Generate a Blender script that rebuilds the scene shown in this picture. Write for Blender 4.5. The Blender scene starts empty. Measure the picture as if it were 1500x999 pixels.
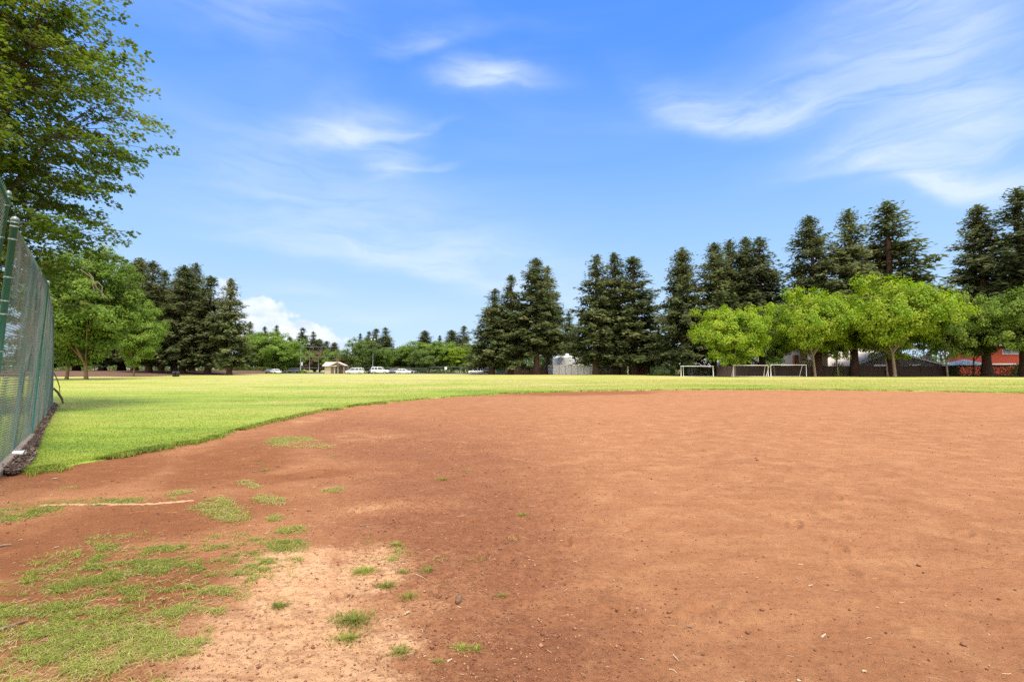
import bpy, math, random
import numpy as np
from mathutils import Vector, Matrix, Quaternion

random.seed(7)
RNG = np.random.default_rng(11)
PI = math.pi
scene = bpy.context.scene
COL = scene.collection

# ------------------------------------------------------------------ camera
CAM_H = 1.6
PITCH = math.atan(40.5 / 750)
cam = bpy.data.cameras.new('camera')
cam.lens = 18; cam.sensor_width = 36; cam.sensor_fit = 'HORIZONTAL'
cam.clip_start = 0.05; cam.clip_end = 8000
camo = bpy.data.objects.new('camera', cam); COL.objects.link(camo)
camo.location = (0, 0, CAM_H)
camo.rotation_euler = (PI / 2 + PITCH, 0, 0)
scene.camera = camo
scene.cycles.use_denoising = False
scene.cycles.sample_clamp_indirect = 4

def ray(px, py):
    u = (px - 750) / 750; v = (499.5 - py) / 750
    c, s = math.cos(PITCH), math.sin(PITCH)
    return Vector((u, c - v * s, s + v * c))
def gp(px, py, z=0.0):
    d = ray(px, py); t = (z - CAM_H) / d.z
    return Vector((d.x * t, d.y * t, z))
def at(px, py, Y):
    d = ray(px, py); t = Y / d.y
    return Vector((d.x * t, Y, CAM_H + d.z * t))
def X(px, Y): return at(px, 540, Y).x
def Z(py, Y): return at(750, py, Y).z
def dist_to_py(Y): return 540 + CAM_H * 750 / Y
def proj(x, y, z):
    """numpy: world -> photo pixels (used only to lay out where things grow on the ground)"""
    c, s = math.cos(PITCH), math.sin(PITCH)
    f = y * c + (z - CAM_H) * s; u = -y * s + (z - CAM_H) * c
    return 750 + 750 * x / f, 499.5 - 750 * u / f

# ------------------------------------------------------------------ numpy noise
def _h(ix, iy, seed):
    n = (ix.astype(np.int64) * 374761393 + iy.astype(np.int64) * 668265263 + seed * 1442695041) & 0x7fffffff
    n = ((n ^ (n >> 13)) * 1274126177) & 0x7fffffff
    n = (n ^ (n >> 16)) & 0xffff
    return n / 65535.0
def vnoise(x, y, seed=0):
    x = np.asarray(x, float); y = np.asarray(y, float)
    ix = np.floor(x); iy = np.floor(y); fx = x - ix; fy = y - iy
    fx = fx * fx * (3 - 2 * fx); fy = fy * fy * (3 - 2 * fy)
    a = _h(ix, iy, seed); b = _h(ix + 1, iy, seed); c = _h(ix, iy + 1, seed); d = _h(ix + 1, iy + 1, seed)
    return (a * (1 - fx) + b * fx) * (1 - fy) + (c * (1 - fx) + d * fx) * fy
def fbm(x, y, octv=4, seed=0):
    t = 0; amp = .5; tot = 0
    for o in range(octv):
        t = t + amp * vnoise(x * 2 ** o + 13.7 * o, y * 2 ** o - 7.3 * o, seed + o); tot += amp; amp *= .5
    return t / tot
def sst(a, b, x):
    t = np.clip((np.asarray(x, float) - a) / (b - a), 0, 1); return t * t * (3 - 2 * t)

# ------------------------------------------------------------------ object helpers
def tagp(o, label=None, cat=None, group=None, kind=None):
    if label: o['label'] = label
    if cat: o['category'] = cat
    if group: o['group'] = group
    if kind: o['kind'] = kind
    return o
def thing(name, label, cat, loc=(0, 0, 0), rz=0, group=None, scale=None):
    o = bpy.data.objects.new(name, None); COL.objects.link(o)
    o.empty_display_size = .2
    o.location = loc; o.rotation_euler = (0, 0, rz)
    if scale: o.scale = scale
    return tagp(o, label, cat, group)
def link(name, me, parent=None, m=None):
    o = bpy.data.objects.new(name, me); COL.objects.link(o)
    if m is not None and not me.materials: me.materials.append(m)
    if parent is not None: o.parent = parent
    return o

def np_mesh(name, V, F, smooth=False, attrs=None):
    """V (n,3); F (m,k) equal sized faces"""
    V = np.asarray(V, np.float32); F = np.asarray(F, np.int32)
    me = bpy.data.meshes.new(name)
    me.vertices.add(len(V)); me.vertices.foreach_set('co', V.ravel())
    k = F.shape[1]
    me.loops.add(F.size); me.loops.foreach_set('vertex_index', F.ravel())
    me.polygons.add(len(F))
    me.polygons.foreach_set('loop_start', np.arange(0, F.size, k, dtype=np.int32))
    try: me.polygons.foreach_set('loop_total', np.full(len(F), k, np.int32))
    except Exception: pass
    if smooth: me.polygons.foreach_set('use_smooth', np.ones(len(F), bool))
    assert F.min()>=0 and F.max()<len(V), (name, F.max(), len(V))
    me.update(calc_edges=True)
    if attrs:
        for nme, arr in attrs.items():
            a = me.attributes.new(nme, 'FLOAT', 'POINT'); a.data.foreach_set('value', np.asarray(arr, np.float32))
    return me

class MB:
    def __init__(s): s.v = []; s.f = []
    def add(s, vs, fs):
        n = len(s.v); s.v += [tuple(p) for p in vs]; s.f += [tuple(i + n for i in f) for f in fs]; return s
    def box(s, c, size, rz=0, rx=0, ry=0, taper=1.0):
        M = Matrix.Translation(c) @ Matrix.Rotation(rz, 4, 'Z') @ Matrix.Rotation(ry, 4, 'Y') @ Matrix.Rotation(rx, 4, 'X')
        hx, hy, hz = size[0] / 2, size[1] / 2, size[2] / 2
        vs = []
        for z, t in ((-hz, 1), (hz, taper)):
            for x, y in ((-hx, -hy), (hx, -hy), (hx, hy), (-hx, hy)): vs.append(M @ Vector((x * t, y * t, z)))
        return s.add(vs, [(3, 2, 1, 0), (4, 5, 6, 7), (0, 1, 5, 4), (1, 2, 6, 5), (2, 3, 7, 6), (3, 0, 4, 7)])
    def tube(s, pts, rad, n=6, caps=True):
        pts = [Vector(p) for p in pts]
        if not hasattr(rad, '__len__'): rad = [rad] * len(pts)
        vs = []; fs = []
        for i, p in enumerate(pts):
            t = (pts[min(i + 1, len(pts) - 1)] - pts[max(i - 1, 0)])
            if t.length < 1e-9: t = Vector((0, 0, 1))
            t.normalize()
            ref = Vector((0, 0, 1)) if abs(t.z) < .9 else Vector((1, 0, 0))
            a = t.cross(ref).normalized(); b = t.cross(a)
            for k in range(n):
                an = 2 * PI * k / n
                vs.append(p + (a * math.cos(an) + b * math.sin(an)) * rad[i])
        for i in range(len(pts) - 1):
            for k in range(n):
                k2 = (k + 1) % n
                fs.append((i * n + k, i * n + k2, (i + 1) * n + k2, (i + 1) * n + k))
        if caps:
            fs.append(tuple(range(n))); m = (len(pts) - 1) * n
            fs.append(tuple(m + k for k in reversed(range(n))))
        return s.add(vs, fs)
    def loft(s, secs, caps=True):
        n = len(secs[0]); vs = [p for sec in secs for p in sec]; fs = []
        for i in range(len(secs) - 1):
            for k in range(n):
                k2 = (k + 1) % n
                fs.append((i * n + k, i * n + k2, (i + 1) * n + k2, (i + 1) * n + k))
        if caps:
            fs.append(tuple(reversed(range(n)))); m = (len(secs) - 1) * n
            fs.append(tuple(m + k for k in range(n)))
        return s.add(vs, fs)
    def prism_y(s, poly, y0, y1):
        """poly of (x,z) extruded along y"""
        n = len(poly)
        vs = [(x, y0, z) for x, z in poly] + [(x, y1, z) for x, z in poly]
        fs = [tuple(range(n)), tuple(n + i for i in reversed(range(n)))]
        for i in range(n):
            j = (i + 1) % n; fs.append((j, i, n + i, n + j))
        return s.add(vs, fs)
    def lathe(s, prof, n=24, c=(0, 0, 0)):
        """prof of (r,z)"""
        vs = []; fs = []
        for r, z in prof:
            for k in range(n):
                a = 2 * PI * k / n; vs.append((c[0] + r * math.cos(a), c[1] + r * math.sin(a), c[2] + z))
        for i in range(len(prof) - 1):
            for k in range(n):
                k2 = (k + 1) % n; fs.append((i * n + k, i * n + k2, (i + 1) * n + k2, (i + 1) * n + k))
        fs.append(tuple(reversed(range(n)))); m = (len(prof) - 1) * n; fs.append(tuple(m + k for k in range(n)))
        return s.add(vs, fs)
    def mesh(s, name, m=None, smooth=False, bevel=0):
        me = bpy.data.meshes.new(name); me.from_pydata(s.v, [], s.f); me.update()
        if bevel:
            import bmesh
            bm = bmesh.new(); bm.from_mesh(me)
            bmesh.ops.recalc_face_normals(bm, faces=bm.faces)
            bmesh.ops.bevel(bm, geom=[e for e in bm.edges if e.calc_face_angle(0) > .5], offset=bevel, segments=2, affect='EDGES')
            bm.to_mesh(me); bm.free()
        if smooth:
            me.polygons.foreach_set('use_smooth', [True] * len(me.polygons))
        if m: me.materials.append(m)
        return me
    def build(s, name, m, parent=None, smooth=False, bevel=0):
        return link(name, s.mesh(name, m, smooth, bevel), parent)

# ------------------------------------------------------------------ node helpers
class NT:
    def __init__(s, tree): s.t = tree; s.n = tree.nodes; s.l = tree.links
    def _in(s, sock, v):
        if v is None: return
        if isinstance(v, bpy.types.NodeSocket): s.l.new(v, sock)
        else:
            if hasattr(sock, 'default_value'):
                if sock.type == 'RGBA' and hasattr(v, '__len__') and len(v) == 3: v = (*v, 1)
                sock.default_value = v
    def node(s, typ, **kw):
        nd = s.n.new(typ)
        for k, v in kw.items(): setattr(nd, k, v)
        return nd
    def math(s, op, a, b=None, c=None, clamp=False):
        nd = s.node('ShaderNodeMath', operation=op); nd.use_clamp = clamp
        s._in(nd.inputs[0], a); s._in(nd.inputs[1], b); s._in(nd.inputs[2], c); return nd.outputs[0]
    def noise(s, vec=None, scale=5, detail=4, rough=.55, dist=0, w=None):
        nd = s.node('ShaderNodeTexNoise')
        s._in(nd.inputs['Vector'], vec); nd.inputs['Scale'].default_value = scale; nd.inputs['Detail'].default_value = detail
        nd.inputs['Roughness'].default_value = rough; nd.inputs['Distortion'].default_value = dist
        return nd.outputs['Fac']
    def ramp(s, fac, stops, interp='LINEAR'):
        nd = s.node('ShaderNodeValToRGB'); cr = nd.color_ramp; cr.interpolation = interp
        while len(cr.elements) < len(stops): cr.elements.new(.5)
        for e, (p, c) in zip(cr.elements, stops):
            e.position = p; e.color = (*c, 1) if hasattr(c, '__len__') else (c, c, c, 1)
        s._in(nd.inputs[0], fac); return nd.outputs[0]
    def mix(s, fac, a, b, mode='MIX'):
        nd = s.node('ShaderNodeMix', data_type='RGBA', blend_type=mode); nd.clamp_factor = True
        s._in(nd.inputs[0], fac); s._in(nd.inputs[6], a); s._in(nd.inputs[7], b); return nd.outputs[2]
    def map(s, v, a, b, c=0., d=1., smooth=True):
        nd = s.node('ShaderNodeMapRange'); nd.interpolation_type = 'SMOOTHSTEP' if smooth else 'LINEAR'; nd.clamp = True
        s._in(nd.inputs[0], v)
        for i, x in enumerate((a, b, c, d)): nd.inputs[i + 1].default_value = x
        return nd.outputs[0]
    def scalev(s, vec, sc):
        nd = s.node('ShaderNodeVectorMath', operation='MULTIPLY'); s._in(nd.inputs[0], vec); nd.inputs[1].default_value = sc; return nd.outputs[0]
    def attr(s, name):
        nd = s.node('ShaderNodeAttribute'); nd.attribute_name = name; return nd.outputs['Fac']
def new_mat(name):
    m = bpy.data.materials.new(name); m.use_nodes = True
    t = NT(m.node_tree); p = t.n['Principled BSDF']
    return m, t, p
def mat(name, c, rough=.7, c2=None, scale=4, metal=0, bump=0, bscale=None, coord='Object', stretch=None, spec=None, coat=0):
    m, t, p = new_mat(name)
    p.inputs['Roughness'].default_value = rough; p.inputs['Metallic'].default_value = metal
    if spec is not None: p.inputs['Specular IOR Level'].default_value = spec
    if coat: p.inputs['Coat Weight'].default_value = coat
    vec = t.node('ShaderNodeTexCoord').outputs[coord]
    if stretch: vec = t.scalev(vec, stretch)
    if c2 is None: c2 = tuple(x * .8 for x in c)
    n = t.noise(vec, scale, 5, .6)
    col = t.ramp(n, [(.3, c), (.7, c2)])
    t._in(p.inputs['Base Color'], col)
    if bump:
        b = t.node('ShaderNodeBump'); b.inputs['Strength'].default_value = bump; b.inputs['Distance'].default_value = .02
        t._in(b.inputs['Height'], t.noise(vec, bscale or scale * 4, 5, .6)); t._in(p.inputs['Normal'], b.outputs[0])
    return m
def leaf_mat(name, cols, trans=.3, obj_var=.25, rough=.55, clump_scale=.35):
    """cols: three leaf colours (dark, mid, light) spread over the leaves at random and in natural patches"""
    m, t, p = new_mat(name)
    g = t.node('ShaderNodeNewGeometry'); oi = t.node('ShaderNodeObjectInfo')
    pos = t.node('ShaderNodeTexCoord').outputs['Object']
    cl = t.noise(pos, clump_scale, 2, .5)
    f = t.math('ADD', t.math('MULTIPLY', g.outputs['Random Per Island'], .55), t.math('MULTIPLY', t.map(cl, .3, .7), .45))
    col = t.ramp(f, [(.1, cols[0]), (.5, cols[1]), (.95, cols[2])])
    val = t.map(oi.outputs['Random'], 0, 1, 1 - obj_var, 1 + obj_var, smooth=False)
    hs = t.node('ShaderNodeHueSaturation'); t._in(hs.inputs['Color'], col); t._in(hs.inputs['Value'], val)
    col = hs.outputs[0]
    t._in(p.inputs['Base Color'], col); p.inputs['Roughness'].default_value = rough
    p.inputs['Specular IOR Level'].default_value = .12
    tr = t.node('ShaderNodeBsdfTranslucent')
    tc = t.node('ShaderNodeHueSaturation'); t._in(tc.inputs['Color'], col); tc.inputs['Value'].default_value = 1.3; tc.inputs['Saturation'].default_value = 1.1
    t._in(tr.inputs['Color'], tc.outputs[0])
    mx = t.node('ShaderNodeMixShader'); mx.inputs[0].default_value = trans
    t.l.new(p.outputs[0], mx.inputs[1]); t.l.new(tr.outputs[0], mx.inputs[2])
    t.l.new(mx.outputs[0], t.n['Material Output'].inputs['Surface'])
    return m

# ------------------------------------------------------------------ light and sky
SUN_EL = math.radians(66); SUN_AZ = math.radians(148)      # clockwise from +Y (behind the camera, to the right)
sun_dir = Vector((math.sin(SUN_AZ) * math.cos(SUN_EL), math.cos(SUN_AZ) * math.cos(SUN_EL), math.sin(SUN_EL)))
sl = bpy.data.lights.new('sun', 'SUN'); sl.energy = 2.5; sl.angle = math.radians(14); sl.color = (1, .95, .86)
so = bpy.data.objects.new('sun', sl); COL.objects.link(so)
so.rotation_euler = (-sun_dir).to_track_quat('-Z', 'Y').to_euler(); so.location = (20, -30, 60)

world = bpy.data.worlds.new('World'); scene.world = world; world.use_nodes = True
def build_sky():
    t = NT(world.node_tree); bg = t.n['Background']
    sky = t.node('ShaderNodeTexSky'); sky.sky_type = 'NISHITA'; sky.sun_disc = False
    sky.sun_elevation = SUN_EL; sky.sun_rotation = SUN_AZ; sky.ozone_density = 3.0; sky.air_density = 1.0; sky.dust_density = .3
    vec = t.node('ShaderNodeTexCoord').outputs['Generated']
    sep = t.node('ShaderNodeSeparateXYZ'); t.l.new(vec, sep.inputs[0])
    x, y, z = sep.outputs
    az = t.math('MULTIPLY', t.math('ARCTAN2', x, y), 57.29578)
    el = t.math('MULTIPLY', t.math('ARCSINE', z), 57.29578)
    # clear-air colour by elevation, tinting the physical sky
    S = 6.7
    eln = t.math('DIVIDE', el, 90., clamp=True)
    grad = t.ramp(eln, [(0., (.60*S, .78*S, 1.02*S)), (.05, (.54*S, .75*S, 1.02*S)), (.14, (.375*S, .635*S, 1.02*S)), (.24, (.215*S, .475*S, 1.02*S)),
                        (.36, (.100*S, .330*S, 1.02*S)), (1., (.05*S, .19*S, .72*S))])
    col = t.mix(.90, sky.outputs[0], grad)
    comb = t.node('ShaderNodeCombineXYZ'); t.l.new(az, comb.inputs[0]); t.l.new(el, comb.inputs[1])
    ae = comb.outputs[0]
    def azel(px, py):
        d = ray(px, py).normalized(); return math.degrees(math.atan2(d.x, d.y)), math.degrees(math.asin(d.z))
    # slow warp so that the edges wander
    wn = t.node('ShaderNodeTexNoise'); t._in(wn.inputs['Vector'], t.scalev(ae, (.10, .16, 0))); wn.inputs['Scale'].default_value = 1; wn.inputs['Detail'].default_value = 4
    sub = t.node('ShaderNodeVectorMath', operation='SUBTRACT'); t.l.new(wn.outputs['Color'], sub.inputs[0]); sub.inputs[1].default_value = (.5, .5, .5)
    wm = t.scalev(sub.outputs[0], (7, 3.6, 0))
    ad = t.node('ShaderNodeVectorMath', operation='ADD'); t.l.new(ae, ad.inputs[0]); t.l.new(wm, ad.inputs[1])
    sp2 = t.node('ShaderNodeSeparateXYZ'); t.l.new(ad.outputs[0], sp2.inputs[0])
    waz, wel = sp2.outputs[0], sp2.outputs[1]
    def wisp(p0, p1, thick, st, curve=0., soft=1.0, sharp_low=.45, noise_rot=0.):
        """soft cirrus streak between two photo directions; thick in degrees; lower edge crisper than the upper"""
        a0, e0 = azel(*p0); a1, e1 = azel(*p1)
        ca, ce = (a0 + a1) / 2, (e0 + e1) / 2; hl = math.hypot(a1 - a0, e1 - e0) / 2; an = math.atan2(e1 - e0, a1 - a0)
        da = t.math('SUBTRACT', waz, ca); de = t.math('SUBTRACT', wel, ce)
        u = t.math('ADD', t.math('MULTIPLY', da, math.cos(an)), t.math('MULTIPLY', de, math.sin(an)))
        v = t.math('SUBTRACT', t.math('MULTIPLY', de, math.cos(an)), t.math('MULTIPLY', da, math.sin(an)))
        un = t.math('DIVIDE', u, hl)
        u2 = t.math('MULTIPLY', un, un)
        v = t.math('SUBTRACT', v, t.math('MULTIPLY', u2, curve))
        pos = t.math('DIVIDE', t.math('MAXIMUM', v, 0.), thick)
        neg = t.math('DIVIDE', t.math('MAXIMUM', t.math('MULTIPLY', v, -1.), 0.), thick * sharp_low)
        q = t.math('ADD', t.math('ADD', t.math('MULTIPLY', pos, pos), t.math('MULTIPLY', neg, neg)), t.math('MULTIPLY', u2, 1.4))
        return t.math('MULTIPLY', t.math('POWER', 2.718, t.math('MULTIPLY', q, -1.)), st)
    ws = [((635, 117), (800, 117), 1.7, .74, 0, 1, .5), ((425, 200), (600, 186), 2.0, .66, -.2, 1, .6), ((535, 246), (625, 240), 1.8, .45, .8, 1, .5),
          ((590, 250), (670, 240), .5, .3), ((560, 205), (660, 180), .7, .25),
          ((930, 165), (1160, 182), 2.6, .50, 1.6, 1, .4), ((1040, 190), (1330, 130), 3.2, .44, .6, 1, .4), ((1260, 110), (1560, 40), 8., .34, 0, 1, 1.0),
          ((1160, 60), (1480, 10), 7., .25), ((1130, 250), (1390, 205), 1.8, .36, -.8, 1, .5), ((1240, 232), (1620, 170), 3.6, .46, .5, 1, .7), ((1270, 262), (1580, 280), 1.3, .5, 1.0, 1, .6),
          ((1300, 262), (1420, 290), 1.4, .4), ((260, 300), (800, 425), 3.0, .50, -1.2, 1, .45), ((420, 300), (800, 380), 5., .22), ((200, 235), (600, 290), 5.5, .26), ((540, 75), (690, 58), 1.5, .3, .5, 1, .4), ((230, 10), (520, 40), 4., .25),
          ((340, 428), (520, 434), .9, .25), ((420, 462), (680, 470), 1.4, .25), ((640, 395), (960, 470), 4., .3)]
    tot = None
    for w in ws:
        o = wisp(*w); tot = o if tot is None else t.math('ADD', tot, o)
    st1 = t.noise(t.scalev(ad.outputs[0], (.09, .50, 0)), 1, 8, .62, .5)
    st2 = t.noise(t.scalev(ae, (.035, .11, 0)), 1, 4, .5, .6)
    mask = t.math('MULTIPLY', tot, t.map(st1, .24, .70, .30, 1.15))
    # thin veil all over, plus masks for the added fill overcast
    veil = t.math('MULTIPLY', t.map(st2, .42, .75), .12)
    back = t.math('MULTIPLY', t.map(y, .05, -.5), .85)
    overhead = t.math('MULTIPLY', t.map(z, .66, .88), .8)
    mask = t.math('MINIMUM', t.math('ADD', mask, veil), .8)
    col = t.mix(mask, col, (.78*S, .89*S, 1.06*S))
    # unseen bright overcast added behind the camera and overhead to whiten the ambient
    fill_cloud = t.math('MULTIPLY', t.math('MAXIMUM', back, overhead), t.map(st2, .3, .6, .7, 1.1))
    col = t.mix(t.math('MINIMUM', fill_cloud, .95), col, (2.7*S, 2.6*S, 2.5*S))
    # bank of cumulus low above the far trees
    a0, e0 = azel(352, 425); a1, e1 = azel(525, 503)
    slope = (e1 - e0) / (a1 - a0)
    line = t.math('ADD', t.math('MULTIPLY', t.math('SUBTRACT', az, a0), slope), e0)
    cn = t.noise(t.scalev(ae, (1, 1.25, 0)), .42, 6, .52, .1)
    d = t.math('ADD', t.math('SUBTRACT', line, el), t.math('MULTIPLY', t.math('SUBTRACT', cn, .5), 5.2))
    cm = t.map(d, -.15, .55)
    cm = t.math('MULTIPLY', cm, t.math('MULTIPLY', t.map(az, a0 - 3.5, a0 - .5), t.map(az, a1 + 1.5, a1 - 3)))
    cshade = t.noise(t.scalev(ae, (1, 1.6, 0)), .30, 5, .5)
    ccol = t.ramp(cshade, [(.36, (.72*S, .80*S, .98*S)), (.56, (1.06*S, 1.08*S, 1.12*S))])
    col = t.mix(t.math('MULTIPLY', cm, .72), col, ccol)
    t.l.new(col, bg.inputs['Color']); bg.inputs['Strength'].default_value = .075
build_sky()
vs = scene.view_settings
vs.view_transform = 'Standard'; vs.look = 'None'; vs.exposure = 1.1; vs.gamma = 1; vs.use_curve_mapping = False

# ------------------------------------------------------------------ materials
DIRT_A = (.250, .100, .044)
def dirt_mat():
    m, t, p = new_mat('infield clay')
    pos = t.node('ShaderNodeNewGeometry').outputs['Position']
    pale, wet, speck = t.attr('pale'), t.attr('damp'), t.attr('loose')
    n1 = t.noise(pos, .35, 4, .55); n2 = t.noise(pos, 2.2, 5, .65); n3 = t.noise(pos, 26, 5, .7); n4 = t.noise(pos, 120, 3, .6)
    n5 = t.noise(t.scalev(pos, (1, 1.7, 1)), 9, 7, .8, .3)
    col = t.ramp(n1, [(.3, (.300, .134, .061)), (.7, (.252, .109, .049))])
    col = t.mix(t.map(n2, .4, .72), col, (.345, .168, .078))
    n6 = t.noise(t.scalev(pos, (.8, 2.0, 1)), 1.6, 7, .72, .6)
    col = t.mix(t.math('MULTIPLY', t.map(n6, .52, .70), .55), col, (.185, .074, .033))
    palec = t.ramp(n2, [(.3, (.56, .345, .190)), (.7, (.49, .275, .140))])
    pm = t.map(t.math('ADD', pale, t.math('MULTIPLY', t.math('SUBTRACT', n5, .5), .9)), .28, .62)
    col = t.mix(t.math('MULTIPLY', pm, .92), col, palec)
    col = t.mix(t.math('MULTIPLY', t.math('MULTIPLY', t.map(speck, .15, .9), t.map(pale, .45, .05)), .80), col, t.mix(n2, (.165, .061, .029), (.215, .085, .041)))
    n8 = t.noise(t.scalev(pos, (.7, 5.0, 1)), 2.2, 8, .68, .35)
    col = t.mix(t.math('MULTIPLY', t.map(n8, .55, .66), .45), col, (.20, .080, .038))
    # loose darker crumbs lying over the hard pale crust
    sm = t.math('MULTIPLY', t.map(t.math('ADD', n5, t.math('MULTIPLY', t.math('SUBTRACT', n3, .5), .7)), .46, .58), speck)
    col = t.mix(t.math('MULTIPLY', sm, .8), col, (.150, .058, .028))
    wm = t.map(t.math('ADD', wet, t.math('MULTIPLY', t.math('SUBTRACT', n2, .5), .7)), .3, .75)
    col = t.mix(t.math('MULTIPLY', wm, .85), col, t.ramp(n2, [(.3, (.150, .054, .021)), (.7, (.200, .076, .029))]))
    # fine crumbs
    col = t.mix(t.math('MULTIPLY', t.map(n3, .54, .72), .42), col, (.13, .047, .022))
    col = t.mix(t.math('MULTIPLY', t.map(n4, .58, .74), .5), col, (.42, .24, .14))
    col = t.mix(t.math('MULTIPLY', t.map(n4, .42, .30), .45), col, (.12, .045, .022))
    t._in(p.inputs['Base Color'], col); p.inputs['Roughness'].default_value = .95; p.inputs['Specular IOR Level'].default_value = .1
    # grain at every scale, so that it reads near and far
    n7 = t.noise(t.scalev(pos, (.75, 1.15, 1)), 4.5, 12, .86, .2)
    col = t.mix(t.math('MULTIPLY', t.map(n7, .53, .64), .55), col, (.150, .056, .024))
    col = t.mix(t.math('MULTIPLY', t.map(n7, .46, .36), .45), col, (.42, .215, .105))
    t._in(p.inputs['Base Color'], col)
    b = t.node('ShaderNodeBump'); b.inputs['Strength'].default_value = 1.0; b.inputs['Distance'].default_value = .016
    h = t.math('ADD', t.math('MULTIPLY', n7, 1.6), t.math('MULTIPLY', n3, .5))
    h = t.math('ADD', h, t.math('ADD', t.math('MULTIPLY', n4, .25), t.math('MULTIPLY', n5, .7)))
    t._in(b.inputs['Height'], h); t._in(p.inputs['Normal'], b.outputs[0])
    return m
def turf_mat(name, blade=False):
    m, t, p = new_mat(name)
    pos = t.node('ShaderNodeNewGeometry').outputs['Position']
    n1 = t.noise(t.scalev(pos, (.5, 1.0, 0)), .16, 5, .55, .5); n2 = t.noise(t.scalev(pos, (.6, 1, 0)), 1.1, 5, .65); n3 = t.noise(pos, 14, 4, .7)
    n0 = t.noise(t.scalev(pos, (.35, 1.3, 0)), .5, 4, .6, .8)
    f = t.math('ADD', t.math('ADD', t.math('MULTIPLY', n1, .65), t.math('MULTIPLY', n2, .25)), t.math('MULTIPLY', n0, .30))
    f = t.math('SUBTRACT', t.math('MULTIPLY', f, 1.25), .24)
    far = t.map(t.node('ShaderNodeSeparateXYZ').outputs[1], 0, 1)
    sp = t.node('ShaderNodeSeparateXYZ'); t.l.new(pos, sp.inputs[0])
    dry = t.map(sp.outputs[1], 16, 60, -.05, .14, smooth=False)
    f = t.math('ADD', f, dry)
    col = t.ramp(f, [(.34, (.130, .198, .022)), (.46, (.205, .265, .030)), (.58, (.270, .290, .052)), (.70, (.35, .305, .10))])
    if blade:
        g = t.node('ShaderNodeNewGeometry')
        col = t.mix(t.map(g.outputs['Random Per Island'], .72, 1., 0, .55, smooth=False), col, (.44, .38, .13))
        col = t.mix(t.map(g.outputs['Random Per Island'], .3, 0., 0, .28, smooth=False), col, (.10, .17, .018))
    else:
        col = t.mix(t.math('MULTIPLY', t.map(n3, .5, .75), .35), col, (.10, .13, .018))
    t._in(p.inputs['Base Color'], col); p.inputs['Roughness'].default_value = .7; p.inputs['Specular IOR Level'].default_value = .15
    if blade:
        tr = t.node('ShaderNodeBsdfTranslucent'); t._in(tr.inputs['Color'], col)
        mx = t.node('ShaderNodeMixShader'); mx.inputs[0].default_value = .35
        t.l.new(p.outputs[0], mx.inputs[1]); t.l.new(tr.outputs[0], mx.inputs[2]); t.l.new(mx.outputs[0], t.n['Material Output'].inputs['Surface'])
    else:
        b = t.node('ShaderNodeBump'); b.inputs['Strength'].default_value = .4; b.inputs['Distance'].default_value = .03
        t._in(b.inputs['Height'], n3); t._in(p.inputs['Normal'], b.outputs[0])
    return m
M_DIRT = dirt_mat()
M_TURF = turf_mat('mown turf'); M_BLADE = turf_mat('turf blades', True)
M_WEED = leaf_mat('weed blades', [(.16, .20, .032), (.28, .31, .060), (.50, .42, .18)], .42, .1)
M_WEED.node_tree.nodes  # procedural
M_TUFT = leaf_mat('tuft blades', [(.13, .165, .025), (.23, .255, .045), (.40, .33, .12)], .4, .2)
M_MULCH = mat('bark mulch', (.135, .062, .034), .95, (.075, .034, .02), 6, bump=.8, bscale=14, coord='Generated')
def pos_mat(name, c, c2, scale, rough=.95, bump=.6, bscale=12):
    m, t, p = new_mat(name); pos = t.node('ShaderNodeNewGeometry').outputs['Position']
    t._in(p.inputs['Base Color'], t.ramp(t.noise(pos, scale, 6, .65), [(.32, c), (.68, c2)])); p.inputs['Roughness'].default_value = rough
    b = t.node('ShaderNodeBump'); b.inputs['Strength'].default_value = bump; b.inputs['Distance'].default_value = .03
    t._in(b.inputs['Height'], t.noise(pos, bscale, 5, .7)); t._in(p.inputs['Normal'], b.outputs[0]); return m
M_MULCH = pos_mat('bark mulch', (.125, .056, .026), (.06, .028, .014), 1.5)
M_MULCHD = pos_mat('dark bark mulch', (.11, .06, .038), (.06, .033, .02), 9, bscale=40)
M_ASPH = pos_mat('asphalt', (.055, .055, .057), (.045, .045, .047), 3)
M_CONC = mat('concrete', (.27, .21, .155), .9, (.18, .135, .10), 6, bump=.4)
M_LEAF_NEAR = leaf_mat('maple leaves', [(.050, .088, .010), (.105, .155, .020), (.205, .24, .052)], .50, .05, .45, .5)
M_LEAF_MID = leaf_mat('green leaves', [(.080, .145, .020), (.145, .225, .032), (.215, .280, .055)], .42, .15)
M_LEAF_LIME = leaf_mat('lime leaves', [(.120, .215, .018), (.215, .310, .025), (.335, .375, .045)], .45, .10)
M_LEAF_DEEP = leaf_mat('deep green leaves', [(.062, .108, .022), (.105, .155, .032), (.16, .20, .055)], .38, .15)
M_LEAF_FRESH = leaf_mat('fresh green leaves', [(.095, .165, .025), (.175, .255, .042), (.260, .315, .070)], .45, .08)
M_LEAF_RUST = leaf_mat('rusty leaves', [(.11, .085, .03), (.16, .11, .045), (.19, .14, .05)], .3, .1)
M_RED = leaf_mat('redwood needles', [(.056, .076, .026), (.098, .120, .042), (.165, .165, .066)], .34, .2, .85, .25)
M_HEDGE = leaf_mat('hedge leaves', [(.030, .05, .016), (.05, .072, .024), (.08, .10, .036)], .25, .2)
M_BARK = mat('grey brown bark', (.125, .088, .055), .9, (.065, .045, .03), 5, bump=.8, stretch=(3, 3, .6))
M_BARKR = mat('redwood bark', (.105, .052, .032), .95, (.05, .026, .017), 4, bump=.9, stretch=(4, 4, .3))
M_BARKY = mat('yellow brown bark', (.21, .145, .05), .9, (.10, .068, .03), 5, bump=.8, stretch=(3, 3, .6))  # yellow brown tone over the whole trunk, mottled by noise
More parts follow.
